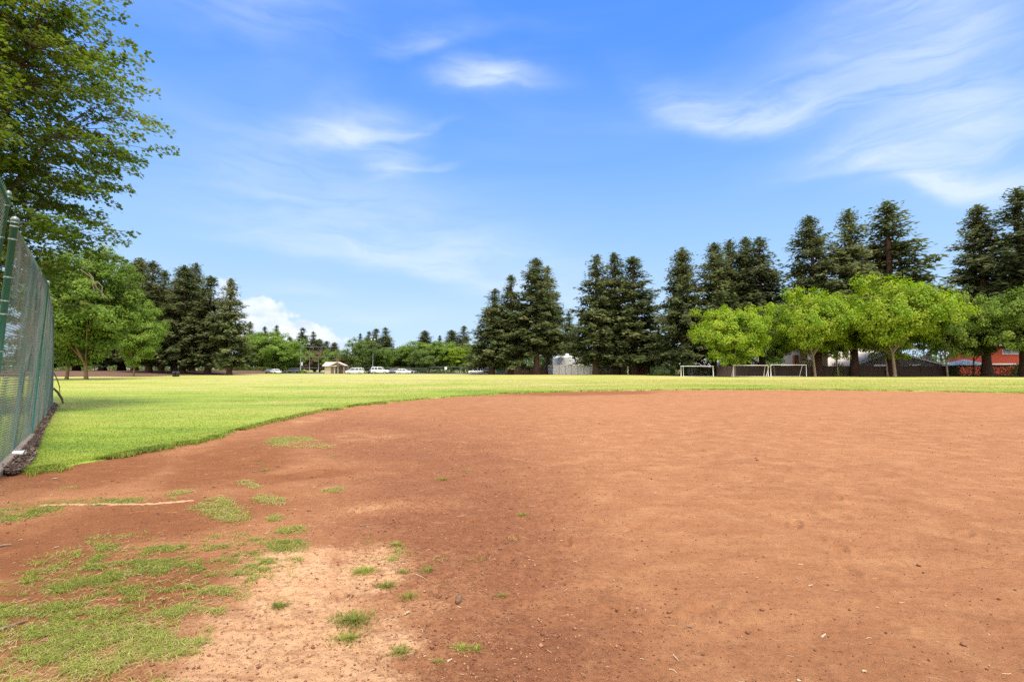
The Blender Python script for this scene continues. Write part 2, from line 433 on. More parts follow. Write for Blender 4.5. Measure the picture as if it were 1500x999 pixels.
M_BARKG = mat('pale bark', (.26, .19, .13), .9, (.14, .10, .07), 4, bump=.6, stretch=(3, 3, .6))
M_GREENP = mat('green coated steel', (.014, .135, .085), .38, (.02, .115, .078), 8, bump=.05)
M_WIRE = mat('worn green vinyl wire', (.065, .120, .100), .85, (.17, .165, .125), 1.0, spec=.05)
M_BAND = mat('worn band', (.10, .20, .16), .4, (.26, .27, .24), 12, metal=.3)
M_STEEL = mat('galvanised steel', (.24, .25, .26), .5, (.18, .19, .20), 4, metal=.4)
M_WHITE = mat('white paint', (.80, .80, .78), .35, (.74, .74, .72), 2)
M_CARW = mat('white car paint', (.80, .81, .82), .25, (.79, .80, .81), 1, coat=.6)
M_CARD = mat('dark car paint', (.022, .024, .028), .28, (.02, .02, .025), 1, coat=.6)
M_CARG = mat('grey car paint', (.12, .13, .14), .3, (.11, .12, .13), 1, coat=.6, metal=.4)
M_CARR = mat('maroon car paint', (.20, .035, .03), .3, (.19, .03, .03), 1, coat=.6)
M_GLASS = mat('tinted glass', (.03, .04, .045), .06, (.025, .03, .035), 1, spec=.8)
M_TYRE = mat('tyre rubber', (.02, .02, .02), .85)
M_RIM = mat('alloy', (.5, .5, .52), .3, metal=.8)
M_LAMP = mat('lamp glass', (.75, .76, .78), .1)
M_TAIL = mat('tail lamp red', (.35, .02, .02), .2)
M_WINDOW = mat('window glass', (.05, .065, .075), .05, (.04, .05, .06), 1, spec=.9)

# ------------------------------------------------------------------ the ground
def in_lobe(px, py, c, r, rot=0):
    dx, dy = px - c[0], py - c[1]; a = math.radians(rot)
    u = (dx * math.cos(a) + dy * math.sin(a)) / r[0]; v = (-dx * math.sin(a) + dy * math.cos(a)) / r[1]
    return np.exp(-(u * u + v * v))
def ground_h(x, y):
    r = np.hypot(x, y)
    h = (fbm(x * .9, y * .9, 3, 3) - .5) * .05 + (fbm(x * 6, y * 6, 4, 5) - .5) * .020 + (fbm(x * 22, y * 22, 3, 8) - .5) * .016
    return h * np.clip(1 - r / 55, 0, 1) - .004
def build_ground():
    ang = np.concatenate([np.radians(np.linspace(-180, -66, 40, endpoint=False)), np.radians(np.linspace(-66, 66, 760, endpoint=False)), np.radians(np.linspace(66, 180, 41))])
    rad = np.concatenate([[.25], np.geomspace(.5, 60, 430), np.geomspace(66, 5000, 34)])
    A, R = np.meshgrid(ang, rad); x = R * np.sin(A); y = R * np.cos(A)
    z = ground_h(x, y)
    z[R > 60] = -.004
    # footprints and cleat scuffs pressed into the soft clay
    rg = np.random.default_rng(91)
    for k in range(26):
        sx, sy = rg.uniform(-.6, 5.5), rg.uniform(2.6, 13); hd = rg.uniform(0, PI)
        for q in range(int(rg.uniform(2, 9))):
            cx_ = sx + math.cos(hd) * q * .62 + rg.normal(0, .08) + (.09 if q % 2 else -.09) * math.sin(hd); cy_ = sy + math.sin(hd) * q * .62 + rg.normal(0, .08)
            if cy_ < 1.8 or cy_ > 15: continue
            aa = hd + rg.normal(0, .3); m_ = (abs(x - cx_) < .35) & (abs(y - cy_) < .35)
            u_ = ((x[m_] - cx_) * math.cos(aa) + (y[m_] - cy_) * math.sin(aa)) / .14; v_ = (-(x[m_] - cx_) * math.sin(aa) + (y[m_] - cy_) * math.cos(aa)) / .055
            r2 = u_ * u_ + v_ * v_
            z[m_] += rg.uniform(.014, .026) * (-np.exp(-r2 ** 2) + .7 * np.exp(-((np.sqrt(r2) - 1.35) / .3) ** 2))
    na, nr = len(ang), len(rad)
    i = np.arange(nr - 1)[:, None] * na + np.arange(na - 1)[None, :]
    F = np.stack([i, i + 1, i + na + 1, i + na], -1).reshape(-1, 4)[:, ::-1]
    X_, Y_, Z_ = x.ravel(), y.ravel(), z.ravel()
    front = Y_ > .8
    px, py = proj(X_, np.maximum(Y_, .8), 0 * Z_)
    w1 = fbm(X_ * .8, Y_ * .8, 4, 21) - .5
    pale = np.zeros_like(px)
    for c, r, a in [((420, 960), (230, 120), -10), ((420, 860), (110, 70), -20), ((540, 830), (80, 50), -15), ((570, 940), (70, 30), 0), ((440, 616), (55, 9), -12), ((540, 642), (120, 14), 0), ((330, 655), (70, 10), -8),
                    ((470, 712), (110, 12), -4), ((560, 745), (150, 18), -6)]:
        pale = np.maximum(pale, in_lobe(px, py, c, r, a) * (1 if c[1] > 780 else .36))
    w2 = fbm(X_ * 3, Y_ * 3, 4, 23) - .5
    pale = pale * .85 + w1 * .55 + w2 * .6 * np.clip(pale * 2, 0, 1)
    damp = np.zeros_like(px)
    for c, r, a in [((120, 690), (170, 30), -6), ((330, 680), (120, 40), -12), ((200, 770), (260, 40), -8), ((40, 820), (160, 60), 0), ((850, 576), (150, 4.5), -1), ((420, 700), (120, 9), -6), ((120, 880), (260, 90), -15)]:
        damp = np.maximum(damp, in_lobe(px, py, c, r, a))
    damp = damp + w1 * .45 + w2 * .35 * np.clip(damp * 2, 0, 1)
    loose = np.maximum.reduce([in_lobe(px, py, (660, 790), (210, 200), 20), in_lobe(px, py, (720, 960), (230, 110), 0), in_lobe(px, py, (600, 655), (230, 45), 8), in_lobe(px, py, (400, 900), (160, 140), 0) * .55, 0.18 + 0 * px])
    for arr in (pale, damp, loose): arr[~front] = .2
    me = np_mesh('ground', np.stack([X_, Y_, Z_], -1), F, True, dict(pale=pale, damp=damp, loose=loose))
    o = link('ground', me, None, M_DIRT); tagp(o, kind='structure')
build_ground()

# edge of the lawn as (px, py) along the clay arc, and the border against the bark strip by the fence
ARC = [(46, 688), (58, 687), (100, 682), (150, 673), (200, 663), (250, 655), (300, 646), (340, 634), (380, 622), (450, 606), (540, 592), (640, 582.5), (750, 576.3), (850, 573.2), (1000, 570.8), (1200, 571.0), (1350, 573), (1500, 576), (1800, 588), (2300, 640), (2700, 720)]
FENCE = [(-500, 1000), (-150, 790), (0, 690), (45, 640)]
P0b = gp(-26, 711); P1b = gp(44, 641); P2b = gp(76, 597)
def lawn_edge_py(px):
    px = np.asarray(px, float)
    e = np.interp(px, [a for a, b in ARC], [b for a, b in ARC])
    f = np.interp(px, [a for a, b in FENCE], [b for a, b in FENCE]) - 4
    return np.where(px < 47, f, e)
def lawn_r(px):
    """depth (world y) where the lawn begins along the column px, with a ragged rim"""
    px = np.asarray(px, float)
    e = lawn_edge_py(px)
    Y0 = 1200 / (e - 540)
    x0 = (px - 750) / 750 * Y0
    rag = (fbm(x0 * 1.7, Y0 * 1.7, 4, 31) - .5) * np.clip(Y0 * .06, .3, 1.6) + (fbm(x0 * 6, Y0 * 6, 3, 37) - .5) * .40
    return Y0 + np.where(px < 47, 0, rag)
def build_lawn():
    cols = np.concatenate([np.arange(-520, 44, 6.), np.arange(44, 1560, 2.), np.arange(1560, 2700, 8.)])
    r0 = lawn_r(cols); nr = 84
    s = np.linspace(0, 1, nr - 3)
    rows = []
    for k in range(nr):
        if k == 0: yy = r0 - .02; zz = np.full_like(r0, -.05)
        elif k == 1: yy = r0; zz = .008 + 0 * r0
        elif k == 2: yy = r0 + .06; zz = .016 + 0 * r0
        else:
            q = (k - 2) / (nr - 3); yy = (r0 + .05) * (700 / r0) ** q; zz = .022 + 0 * r0
        xx = (cols - 750) / 750 * yy
        zz = zz + (np.maximum(0, (fbm(xx * .25, yy * .25, 3, 40) - .5) * .06) * np.clip(1 - yy / 90, 0, 1) if k > 2 else 0)
        rows.append(np.stack([xx, yy, zz], -1))
    V = np.concatenate(rows); n = len(cols)
    i = np.arange(nr - 1)[:, None] * n + np.arange(n - 1)[None, :]
    F = np.stack([i, i + 1, i + n + 1, i + n], -1).reshape(-1, 4)
    o = link('lawn', np_mesh('lawn', V, F, True), None, M_TURF); tagp(o, kind='structure')
build_lawn()

def blades(name, base, height, width, lean, mtl, bend=.5, heading=None):
    """one mesh of bent two-segment grass blades; base (n,3)"""
    n = len(base)
    a = RNG.uniform(0, 2 * PI, n) if heading is None else heading
    d = np.stack([np.cos(a), np.sin(a), 0 * a], -1); sd = np.stack([-np.sin(a), np.cos(a), 0 * a], -1)
    up = np.array([0, 0, 1.])
    h = height[:, None]; w = width[:, None]; l = lean[:, None]
    mid = base + d * l * h * .35 + up * h * .55
    tip = base + d * l * h * (1 + bend) + up * h * np.maximum(.25, 1 - .45 * l)
    V = np.stack([base - sd * w, base + sd * w, mid - sd * w * .8, mid + sd * w * .8, tip], 1).reshape(-1, 3)
    b = np.arange(n)[:, None] * 5
    F = np.concatenate([b + np.array([[0, 1, 3]]), b + np.array([[0, 3, 2]]), b + np.array([[2, 3, 4]])], 1).reshape(-1, 3)
    return np_mesh(name, V, F, False)

def lawn_grass():
    n = 230000
    px = RNG.uniform(-60, 1540, n); e = lawn_edge_py(px)
    q = RNG.uniform(0, 1, n) ** 1.15
    py = e - .3 - q * np.maximum(0, e - 556)
    ok = (e > 557); px, py = px[ok], py[ok]
    Y = 1200 / (py - 540); ok = Y > lawn_r(px) + .02; px, Y = px[ok], Y[ok]
    x = (px - 750) / 750 * Y
    bark = (px < 80) & (px > 40)
    base = np.stack([x, Y, np.full_like(x, .018)], -1)
    h = RNG.uniform(.016, .038, len(x)) * (1 + .012 * Y); w = .0018 + .00021 * Y
    o = link('lawn_grass', blades('lawn_grass', base, h, w * RNG.uniform(.7, 1.3, len(x)), RNG.uniform(.3, 1.3, len(x)), None), None, M_BLADE)
    tagp(o, kind='stuff', label='short mown yellow green grass covering the ball field', cat='grass')
    # longer fringe hanging over the rim of the clay
    n = 52000
    px = RNG.uniform(44, 1540, n); px = np.where(RNG.uniform(0, 1, n) < .5, 44 + (px - 44) * .35, px)
    r = lawn_r(px); Y = r + np.where(RNG.uniform(0, 1, n) < .62, np.abs(RNG.normal(0, .10, n)), -np.abs(RNG.normal(0, .22, n))) * np.clip(r / 14, .7, 2.2) - .02
    x = (px - 750) / 750 * Y
    dens = fbm(x * 1.3, Y * 1.3, 3, 51); ok = RNG.uniform(0, 1, n) < sst(.34, .62, dens) * np.where(Y < r, .55, 1); x, Y = x[ok], Y[ok]
    base = np.stack([x, Y, np.full_like(x, .012)], -1)
    h = RNG.uniform(.04, .10, len(x)) * (1 + .012 * Y); w = .0025 + .00024 * Y
    o = link('rim_grass', blades('rim_grass', base, h, w, RNG.uniform(.3, 1.5, len(x)), None), None, M_BLADE)
    tagp(o, kind='stuff', label='longer ragged grass along the rim of the red clay', cat='grass')
lawn_grass()

def weeds():
    n = 900000
    py = 540 + 1 / RNG.uniform(1 / 520., 1 / 95., n); px = RNG.uniform(-150, 620, n)
    Y = 1200 / (py - 540); 
    Y = RNG.uniform(1200 / 520., 1200 / 95., n); x = RNG.uniform(-1.0, .05, n) * Y * 1.05
    px, py = proj(x, Y, 0 * x)
    m = np.zeros(n)
    # mat of creeping grass in the near corner (denser toward the corner)
    line = np.interp(px, [-200, 0, 120, 300, 440, 445, 460], [760, 835, 795, 775, 778, 800, 800])
    low = np.interp(px, [-200, 200, 300, 330, 380, 430, 445], [1400, 1400, 960, 905, 860, 850, 800])
    jit = (fbm(x * 3, Y * 3, 4, 81) - .5) * 90
    region = sst(-8, 30, py - line + jit * .5) * sst(-10, 40, low - py + jit)
    u = x * .94 + Y * .34; v = -x * .34 + Y * .94
    pat = fbm(u * 3.0, v * 7.5, 4, 61) * .55 + fbm(u * 9, v * 18, 3, 66) * .45
    m = region * sst(.475, .555, pat + .16 * sst(860, 980, py) * sst(330, 120, px))
    for c, r, a, s in [((30, 752), (75, 14), -6, 1), ((150, 735), (110, 5), -2, .6), ((325, 748), (46, 20), 10, .95), ((425, 645), (40, 6), -4, 1.), ((435, 652), (60, 5), 0, .5), ((365, 711), (20, 6), 15, .9), ((395, 733), (26, 8), 5, .9), ((488, 719), (26, 5), -4, .7),
                       ((300, 640), (60, 5), -10, .8), ((400, 760), (16, 6), 0, .8), ((100, 716), (16, 4), 0, .4), ((262, 722), (26, 4), -10, .7), ((480, 612), (30, 4), 0, .5), ((60, 690), (40, 5), 0, .3), ((430, 780), (30, 10), 0, .6), ((420, 800), (40, 10), -8, .9)]:
        m = np.maximum(m, s * sst(.35, .75, in_lobe(px, py, c, r, a) + (fbm(x * 5, Y * 5, 3, 71) - .5) * .8))
    m *= sst(.30, .55, fbm(x * 16, Y * 16, 2, 77)) * .8 + .2
    m *= sst(.40, .52, fbm(x * 4.5, Y * 6, 3, 79) + .08 * sst(850, 960, py) * sst(360, 150, px)) * .88 + .12
    ok = (RNG.uniform(0, 1, n) < m * .85) & (px > -140)
    x, Y = x[ok], Y[ok]
    if len(x) > 260000: x, Y = x[:260000], Y[:260000]
    z = ground_h(x, Y) - .003
    k = len(x)
    h = RNG.uniform(.014, .042, k) * (1 + .03 * Y); w = RNG.uniform(.0011, .0022, k) * (1 + .10 * Y)
    o = link('creeping_grass', blades('creeping_grass', np.stack([x, Y, z], -1), h, w, RNG.uniform(.6, 2.0, k), None), None, M_WEED)
    tagp(o, kind='stuff', label='patchy creeping grass with straw stems spreading over the red clay', cat='grass')
    # dry runners
    n = 5200
    j = RNG.integers(0, k, n); bx, by = x[j] + RNG.normal(0, .06, n), Y[j] + RNG.normal(0, .06, n)
    mb_v = []; mb_f = []
    L = RNG.uniform(.015, .07, n); a = RNG.normal(.35, .9, n); wd = RNG.uniform(.0006, .0012, n) * (1 + .05 * by)
    zz = ground_h(bx, by)
    for s in range(3):
        pass
    t_ = np.array([0, .5, 1.])
    P = np.stack([np.stack([bx + L * q * np.cos(a) , by + L * q * np.sin(a) + (q == .5) * .008, zz + .006 + (q == .5) * .008], -1) for q in t_], 1)
    side = np.stack([-np.sin(a), np.cos(a), 0 * a], -1) * wd[:, None]
    upv = np.array([0, 0, 1.]) * wd[:, None] * 1.3
    V = np.stack([P - side[:, None], P + side[:, None], P + upv[:, None]], 2).reshape(-1, 3)
    b = np.arange(n)[:, None] * 9
    quads = []
    for s in range(2):
        for e in range(3):
            e2 = (e + 1) % 3; quads.append([s * 3 + e, s * 3 + e2, s * 3 + 3 + e2, s * 3 + 3 + e])
    F = (b[:, None, :] + np.array(quads)[None]).reshape(-1, 4)
    o = link('dry_runners', np_mesh('dry_runners', V, F), None, mat('dry straw', (.50, .38, .20), .8, (.30, .19, .10), 3))
    tagp(o, kind='stuff', label='dry straw coloured runners among the creeping grass', cat='straw')
weeds()

def crumbs():
    """loose crumbs of clay and small stones, and bits of straw, on the bare clay"""
    n = 190000
    Y = 1.6 + 15 * RNG.uniform(0, 1, n) ** 1.7; x = RNG.uniform(-1.1, 1.1, n) * Y
    px, py = proj(x, Y, 0 * x)
    dens = .10 + .9 * np.maximum.reduce([in_lobe(px, py, (660, 820), (190, 200), 20), in_lobe(px, py, (720, 960), (260, 120)), .6 * in_lobe(px, py, (300, 880), (260, 200))])
    ok = (RNG.uniform(0, 1, n) < dens) & (1200 / (lawn_edge_py(px) - 540) > Y + .2); x, Y = x[ok], Y[ok]; n = len(x)
    s = np.exp(RNG.normal(math.log(.0026), .5, n)) * (1 + .06 * Y)
    c = np.stack([x, Y, ground_h(x, Y) + s * .4], -1)
    octa = np.array([[1, 0, 0], [0, 1, 0], [-1, 0, 0], [0, -1, 0], [0, 0, .75], [0, 0, -.75]])
    V = c[:, None] + octa[None] * s[:, None, None] * RNG.uniform(.6, 1.4, (n, 6, 1))
    V = V.reshape(-1, 3)
    f = np.array([[0, 1, 4], [1, 2, 4], [2, 3, 4], [3, 0, 4], [1, 0, 5], [2, 1, 5], [3, 2, 5], [0, 3, 5]])
    F = (np.arange(n)[:, None, None] * 6 + f[None]).reshape(-1, 3)
    m, t, p = new_mat('clay crumbs'); g = t.node('ShaderNodeNewGeometry')
    t._in(p.inputs['Base Color'], t.ramp(g.outputs['Random Per Island'], [(0, (.09, .034, .017)), (.6, (.20, .078, .034)), (.9, (.30, .15, .075)), (1, (.36, .20, .11))])); p.inputs['Roughness'].default_value = .95
    o = link('clay_crumbs', np_mesh('clay_crumbs', V, F), None, m); tagp(o, kind='stuff', label='loose crumbs of red clay and tiny stones', cat='gravel')
    n = 2600
    Y = 1.7 + 14 * RNG.uniform(0, 1, n) ** 1.5; x = RNG.uniform(-1.1, 1.1, n) * Y
    px, py = proj(x, Y, 0 * x)
    ok = (1200 / (lawn_edge_py(px) - 540) > Y + .3) & ((RNG.uniform(0, 1, n) < .25) | (in_lobe(px, py, (760, 900), (420, 260)) > RNG.uniform(0, 1, n))); x, Y = x[ok], Y[ok]; n = len(x)
    L = np.exp(RNG.normal(math.log(.022), .55, n)); a = RNG.uniform(0, PI, n); wd = RNG.uniform(.0008, .0018, n) * (1 + .05 * Y)
    z = ground_h(x, Y) + .003; bend = RNG.normal(0, .15, n)
    P = np.stack([np.stack([x + L * q * np.cos(a) - np.sin(a) * L * bend * (q == 0), Y + L * q * np.sin(a) + np.cos(a) * L * bend * (q == 0), z + .003 * (q == 0)], -1) for q in (-.5, 0, .5)], 1)
    side = np.stack([-np.sin(a), np.cos(a), 0 * a], -1) * wd[:, None]; upv = np.array([0, 0, 1.]) * wd[:, None] * 1.4
    V = np.stack([P - side[:, None], P + side[:, None], P + upv[:, None]], 2).reshape(-1, 3)
    quads = []
    for s_ in range(2):
        for e in range(3):
            e2 = (e + 1) % 3; quads.append([s_ * 3 + e, s_ * 3 + e2, s_ * 3 + 3 + e2, s_ * 3 + 3 + e])
    F = (np.arange(n)[:, None, None] * 9 + np.array(quads)[None]).reshape(-1, 4)
    m, t, p = new_mat('straw bits'); g = t.node('ShaderNodeNewGeometry')
    t._in(p.inputs['Base Color'], t.ramp(g.outputs['Random Per Island'], [(0, (.13, .06, .035)), (.5, (.36, .22, .12)), (1, (.60, .48, .32))])); p.inputs['Roughness'].default_value = .85
    o = link('straw_litter', np_mesh('straw_litter', V, F), None, m); tagp(o, kind='stuff', label='thin bits of pale straw scattered over the clay', cat='straw')
crumbs()

# beds, paving
def sheet(name, pts, z, m, n_edge=1):
    mb = MB(); mb.add([(p[0], p[1], z) for p in pts], [tuple(range(len(pts)))])
    o = mb.build(name, m); tagp(o, kind='structure'); return o
def mound():
    xs = np.linspace(X(-400, 150), X(400, 130), 90); ys = np.linspace(104, 230, 60)
    Xg, Yg = np.meshgrid(xs, ys)
    px = 750 + 750 * Xg / Yg
    front = np.interp(px, [-300, 140, 210, 330, 400, 420], [92, 100, 108, 128, 165, 240])
    front = front + (fbm(Xg * .2, Yg * .2, 3, 90) - .5) * 6
    d = Yg - front
    z = np.where(d < 0, -.3, .045 + .9 * sst(0, 26, d) + (fbm(Xg * .3, Yg * .3, 3, 91) - .5) * .2 * sst(0, 6, d))
    n, r = len(xs), len(ys)
    i = np.arange(r - 1)[:, None] * n + np.arange(n - 1)[None]
    F = np.stack([i, i + 1, i + n + 1, i + n], -1).reshape(-1, 4)
    o = link('mulch_bed', np_mesh('mulch_bed', np.stack([Xg, Yg, z], -1).reshape(-1, 3), F, True), None, M_MULCH); tagp(o, kind='structure')
mound()
def mound_z(x, y):
    px = 750 + 750 * x / y
    fr = float(np.interp(px, [-300, 140, 210, 330, 400, 420], [92, 100, 108, 128, 165, 240]))
    return float(.0 + .85 * sst(0, 26, y - fr))
sheet('parking_lot', [(X(345, 160), 163), (X(720, 155), 151), (X(760, 200), 200), (X(330, 240), 215)], .052, M_ASPH)
sheet('planting_bed', [(X(925, 135), 131), (X(985, 110), 110), (X(1050, 104.5), 104.5), (X(1250, 104.5), 104.5), (X(1420, 101), 101), (X(1750, 98), 98), (X(1750, 130), 150), (X(925, 135), 150)], .050, M_MULCHD)
sheet('planting_bed', [(X(690, 136), 137), (X(800, 138), 138.5), (X(925, 134), 134), (X(925, 160), 165), (X(690, 160), 165)], .046, M_MULCH)

# bark strip between fence foot and lawn, with chips
def bark_strip():
    left = [gp(8, 694), gp(22, 674), gp(46, 645), gp(62, 618), gp(76, 599), gp(80, 592)]
    right = [gp(18, 698), gp(38, 686), gp(50, 668), gp(60, 638), gp(77, 608), gp(84, 596)]
    V = []; F = []; k = 8
    for s in range(41):
        q = s / 40 * 5; i = min(4, int(q)); f = q - i
        a = left[i].lerp(left[i + 1], f); b = right[i].lerp(right[i + 1], f)
        for j in range(k + 1):
            p = a.lerp(b, j / k); e = min(j, k - j)
            wob = (random.random() - .5) * .12
            V.append((p.x + wob, p.y, (.052 if e > 0 else -.01) + random.random() * .02 + (.0 if s not in (0, 40) else -.05)))
    for s in range(40):
        for j in range(k): F.append((s * 9 + j, s * 9 + j + 1, s * 9 + j + 10, s * 9 + j + 9))
    o = link('bark_strip', np_mesh('bark_strip', V, F, True), None, M_MULCHD); tagp(o, kind='structure')
    n = 3200
    t_ = RNG.uniform(0, 1, n) ** 1.3; u = RNG.uniform(-.1, 1.08, n)
    q = t_ * 5; i = np.minimum(4, q.astype(int)); f = (q - i)[:, None]
    Lf = np.array([p[:] for p in left]); Rt = np.array([p[:] for p in right])
    a = Lf[i] * (1 - f) + Lf[i + 1] * f; b = Rt[i] * (1 - f) + Rt[i + 1] * f
    c = a * (1 - u[:, None]) + b * u[:, None]; c[:, 2] = .062 + RNG.uniform(0, .02, n)
    a_ = RNG.uniform(0, PI, n); L = RNG.uniform(.02, .09, n); W = RNG.uniform(.008, .025, n); T = .006
    d = np.stack([np.cos(a_), np.sin(a_), RNG.normal(0, .25, n)], -1) * L[:, None]; s_ = np.stack([-np.sin(a_), np.cos(a_), 0 * a_], -1) * W[:, None]; up = np.array([0, 0, T])
    V = np.stack([c - d - s_, c + d - s_ * .5, c + d + s_ * .5, c - d + s_, c - d * .8 + up, c + d * .8 + up], 1).reshape(-1, 3)
    f = np.array([[0, 1, 5], [0, 5, 4], [1, 2, 5], [2, 3, 4], [2, 4, 5], [3, 0, 4], [0, 3, 2], [0, 2, 1]])
    F = (np.arange(n)[:, None, None] * 6 + f[None]).reshape(-1, 3)
    m, t, p = new_mat('bark chips'); g = t.node('ShaderNodeNewGeometry')
    t._in(p.inputs['Base Color'], t.ramp(g.outputs['Random Per Island'], [(0, (.03, .017, .011)), (.5, (.075, .042, .026)), (.88, (.15, .092, .058)), (1, (.36, .28, .20))])); p.inputs['Roughness'].default_value = .9
    o = link('bark_chips', np_mesh('bark_chips', V, F), None, m); tagp(o, kind='stuff', label='dark bark chips along the foot of the chain link fence', cat='mulch')
bark_strip()
def curb():
    mb = MB(); a = gp(-90, 775); b = gp(0, 691.5); c = gp(45, 641.5)
    for p, q in ((a, b), (b, c)):
        d = (q - p); L = d.length; m_ = (p + q) / 2
        mb.box((m_.x + .06, m_.y - .04, .045), (L, .12, .13), math.atan2(d.y, d.x))
    o = mb.build('kerb', M_CONC, None, bevel=.012); tagp(o, kind='structure')
curb()
def chalk():
    pts = [gp(60, 742), gp(110, 739), (gp(170, 738.5)), gp(230, 738), gp(283, 733.5)]
    mb = MB(); P = []
    for i in range(61):
        q = i / 60 * 4; k = min(3, int(q)); p = pts[k].lerp(pts[k + 1], q - k)
        p = p + Vector((0, (random.random() - .5) * .02, 0)); P.append((p.x, p.y, float(ground_h(np.array(p.x), np.array(p.y))) + .004))
    mb.tube(P, [.012 + .012 * random.random() for _ in P], 5)
    o = mb.build('worn_line', mat('chalky clay', (.40, .25, .15), .95, (.30, .16, .085), 30, coord='Generated')); tagp(o, kind='structure')
chalk()

# ------------------------------------------------------------------ small things on the clay
def tuft_mesh(n, r, h, seed):
    rg = np.random.default_rng(seed)
    a = rg.uniform(0, 2 * PI, n); q = np.minimum(np.abs(rg.normal(0, .42, n)), .8) * r * .8
    base = np.stack([q * np.cos(a) * 1.25, q * np.sin(a), 0 * q - .004], -1)
    return blades('tuft', base, rg.uniform(.4, 1., n) * h, rg.uniform(.0014, .003, n), rg.uniform(.2, 1.4, n), None, heading=a + rg.normal(0, .7, n))
TUFTS = [((410, 886), 95, .055, .05, 'small lone dark green tuft on the palest patch of bare clay'),
         ((532, 836), 170, .11, .06, 'bright green tuft nearest the creeping grass in the cluster on the speckled clay'),
         ((568, 857), 110, .09, .05, 'green tuft just below the bright one in the tuft cluster on speckled clay'),
         ((590, 836), 60, .07, .04, 'thin olive tuft in the middle of the tuft cluster on speckled clay'),
         ((626, 834), 80, .07, .045, 'yellowish tuft at the right end of the tuft cluster on speckled clay'),
         ((598, 874), 70, .07, .05, 'sparse dull tuft closest to the grey cone of the tuft cluster'),
         ((518, 908), 320, .17, .05, 'broad low olive green clump on pale clay, largest of the lone clumps'),
         ((510, 932), 220, .15, .035, 'flat dull grass clump touching the lower side of the broad olive clump'),
         ((580, 798), 80, .07, .055, 'faint brownish tuft standing alone above the tuft cluster'),
         ((765, 755), 60, .07, .05, 'lone bright tuft out on the smooth clay to the right'),
         ((648, 703), 70, .13, .06, 'pale olive tuft on dark speckled clay far behind the cone'),
         ((686, 690), 40, .09, .045, 'tiny yellow green tuft right of the pale olive one on dark clay'),
         ((588, 952), 110, .09, .035, 'flat sparse tuft on dark speckled clay below the broad clump'),
         ((678, 946), 80, .07, .035, 'small bright tuft between two stones at the lower middle'),
         ((697, 947), 40, .05, .03, 'tiny tuft right beside the small bright tuft at the lower middle'),
         ((738, 871), 60, .06, .03, 'flat thin tuft right of the grey cone'),
         ((642, 966), 30, .04, .03, 'single tiny green sprig nearest the bottom of the picture'),
         ((390, 690), 60, .11, .05, 'dark green tuft on the smooth damp clay left of the bright grass island'),
         ((490, 668), 40, .10, .05, 'small green tuft below the bright grass island'),
         ((378, 680), 30, .08, .03, 'tiny green tuft beside a twig on the damp clay')]
for i, (p, n, r, h, lab) in enumerate(TUFTS):
    g = gp(*p); k = 1 + .04 * g.y
    o = link('grass_tuft', tuft_mesh(int(n * 1.5), r * 1.1, h * .9 * k, 200 + i), None, M_TUFT); o.location = (g.x, g.y, float(ground_h(np.array(g.x), np.array(g.y))))
    tagp(o, lab, 'grass tuft', 'grass tufts on the bare clay')
M_TWIG = mat('dead twig', (.22, .15, .10), .9, (.12, .08, .05), 20, bump=.4)
M_TWIGP = mat('bleached wood', (.44, .33, .22), .85, (.30, .21, .13), 20, bump=.3)
def stick(name, p0, p1, r, m, lab, cat='twig', sag=.15, group='sticks on the clay'):
    a, b = gp(*p0), gp(*p1); L = (b - a).length; c = (a + b) / 2
    t = Vector((c.x, c.y, float(ground_h(np.array(c.x), np.array(c.y))) + r * .8)); mb = MB()
    n = 7; sd = Vector((-(b - a).y, (b - a).x, 0)).normalized()
    P = [(a.lerp(b, i / (n - 1)) - c) + sd * math.sin(i / (n - 1) * PI) * L * sag * .4 + Vector((0, 0, (random.random()) * r * .5)) for i in range(n)]
    mb.tube(P, [r * (1 - .5 * i / (n - 1)) * random.uniform(.85, 1.15) for i in range(n)], 7)
    o = mb.build(name, m, None, True); o.location = t; tagp(o, lab, cat, group); return o
stick('twig', (-8, 925), (40, 908), .011, M_TWIG, 'thick dark stick lying in the creeping grass at the left edge', sag=.0)
stick('twig', (-8, 802), (17, 798), .013, M_TWIG, 'short grey stick at the left edge just under the green strip', sag=0)
stick('twig', (752, 672.5), (769, 677), .007, M_TWIGP, 'pale bent twig on the middle of the clay')
stick('twig', (986, 955), (996, 966), .0045, M_TWIGP, 'straight pale splinter near the bottom of the smooth clay', sag=0)
stick('twig', (370, 691.5), (384, 690), .008, M_TWIG, 'dark twig on damp clay beside the tiny tuft')
stick('twig', (527, 770.5), (546, 769), .006, M_TWIG, 'dark thin twig above the brownish tuft')
stick('twig', (610, 842), (626, 852), .0035, M_TWIGP, 'thin curved straw coloured twig beside the yellowish tuft')
stick('twig', (78, 804), (86, 801), .006, M_TWIGP, 'short pale chip of wood above the creeping grass')
stick('wood_chip', (1184, 858), (1190, 856), .006, M_TWIGP, 'small pale wood chip alone on the smooth orange clay', 'chip', 0)
stick('wood_chip', (1203, 931), (1209, 926), .008, M_TWIGP, 'plump whitish wood chip beside scuff marks near the bottom', 'chip', 0)
stick('wood_chip', (594, 898), (600, 895), .008, M_TWIGP, 'whitish wood chip left of the grey cone', 'chip', 0)
stick('wood_chip', (655, 967), (662, 963), .007, M_TWIGP, 'pale wood chip beside the tiny bottom sprig', 'chip', 0)
stick('wood_chip', (1263, 981), (1269, 982), .007, M_TWIGP, 'flat whitish chip at the bottom right of the clay', 'chip', 0)
stick('wood_chip', (1168, 993), (1174, 994), .006, M_TWIGP, 'pale chip at the very bottom edge of the clay', 'chip', 0)
stick('twig', (1006, 914), (1014, 917), .006, M_TWIG, 'short brown twig right of the middle of the clay')
stick('twig', (76, 703), (84, 701.5), .012, M_TWIGP, 'whitish scrap of wood on damp clay below the lawn corner')
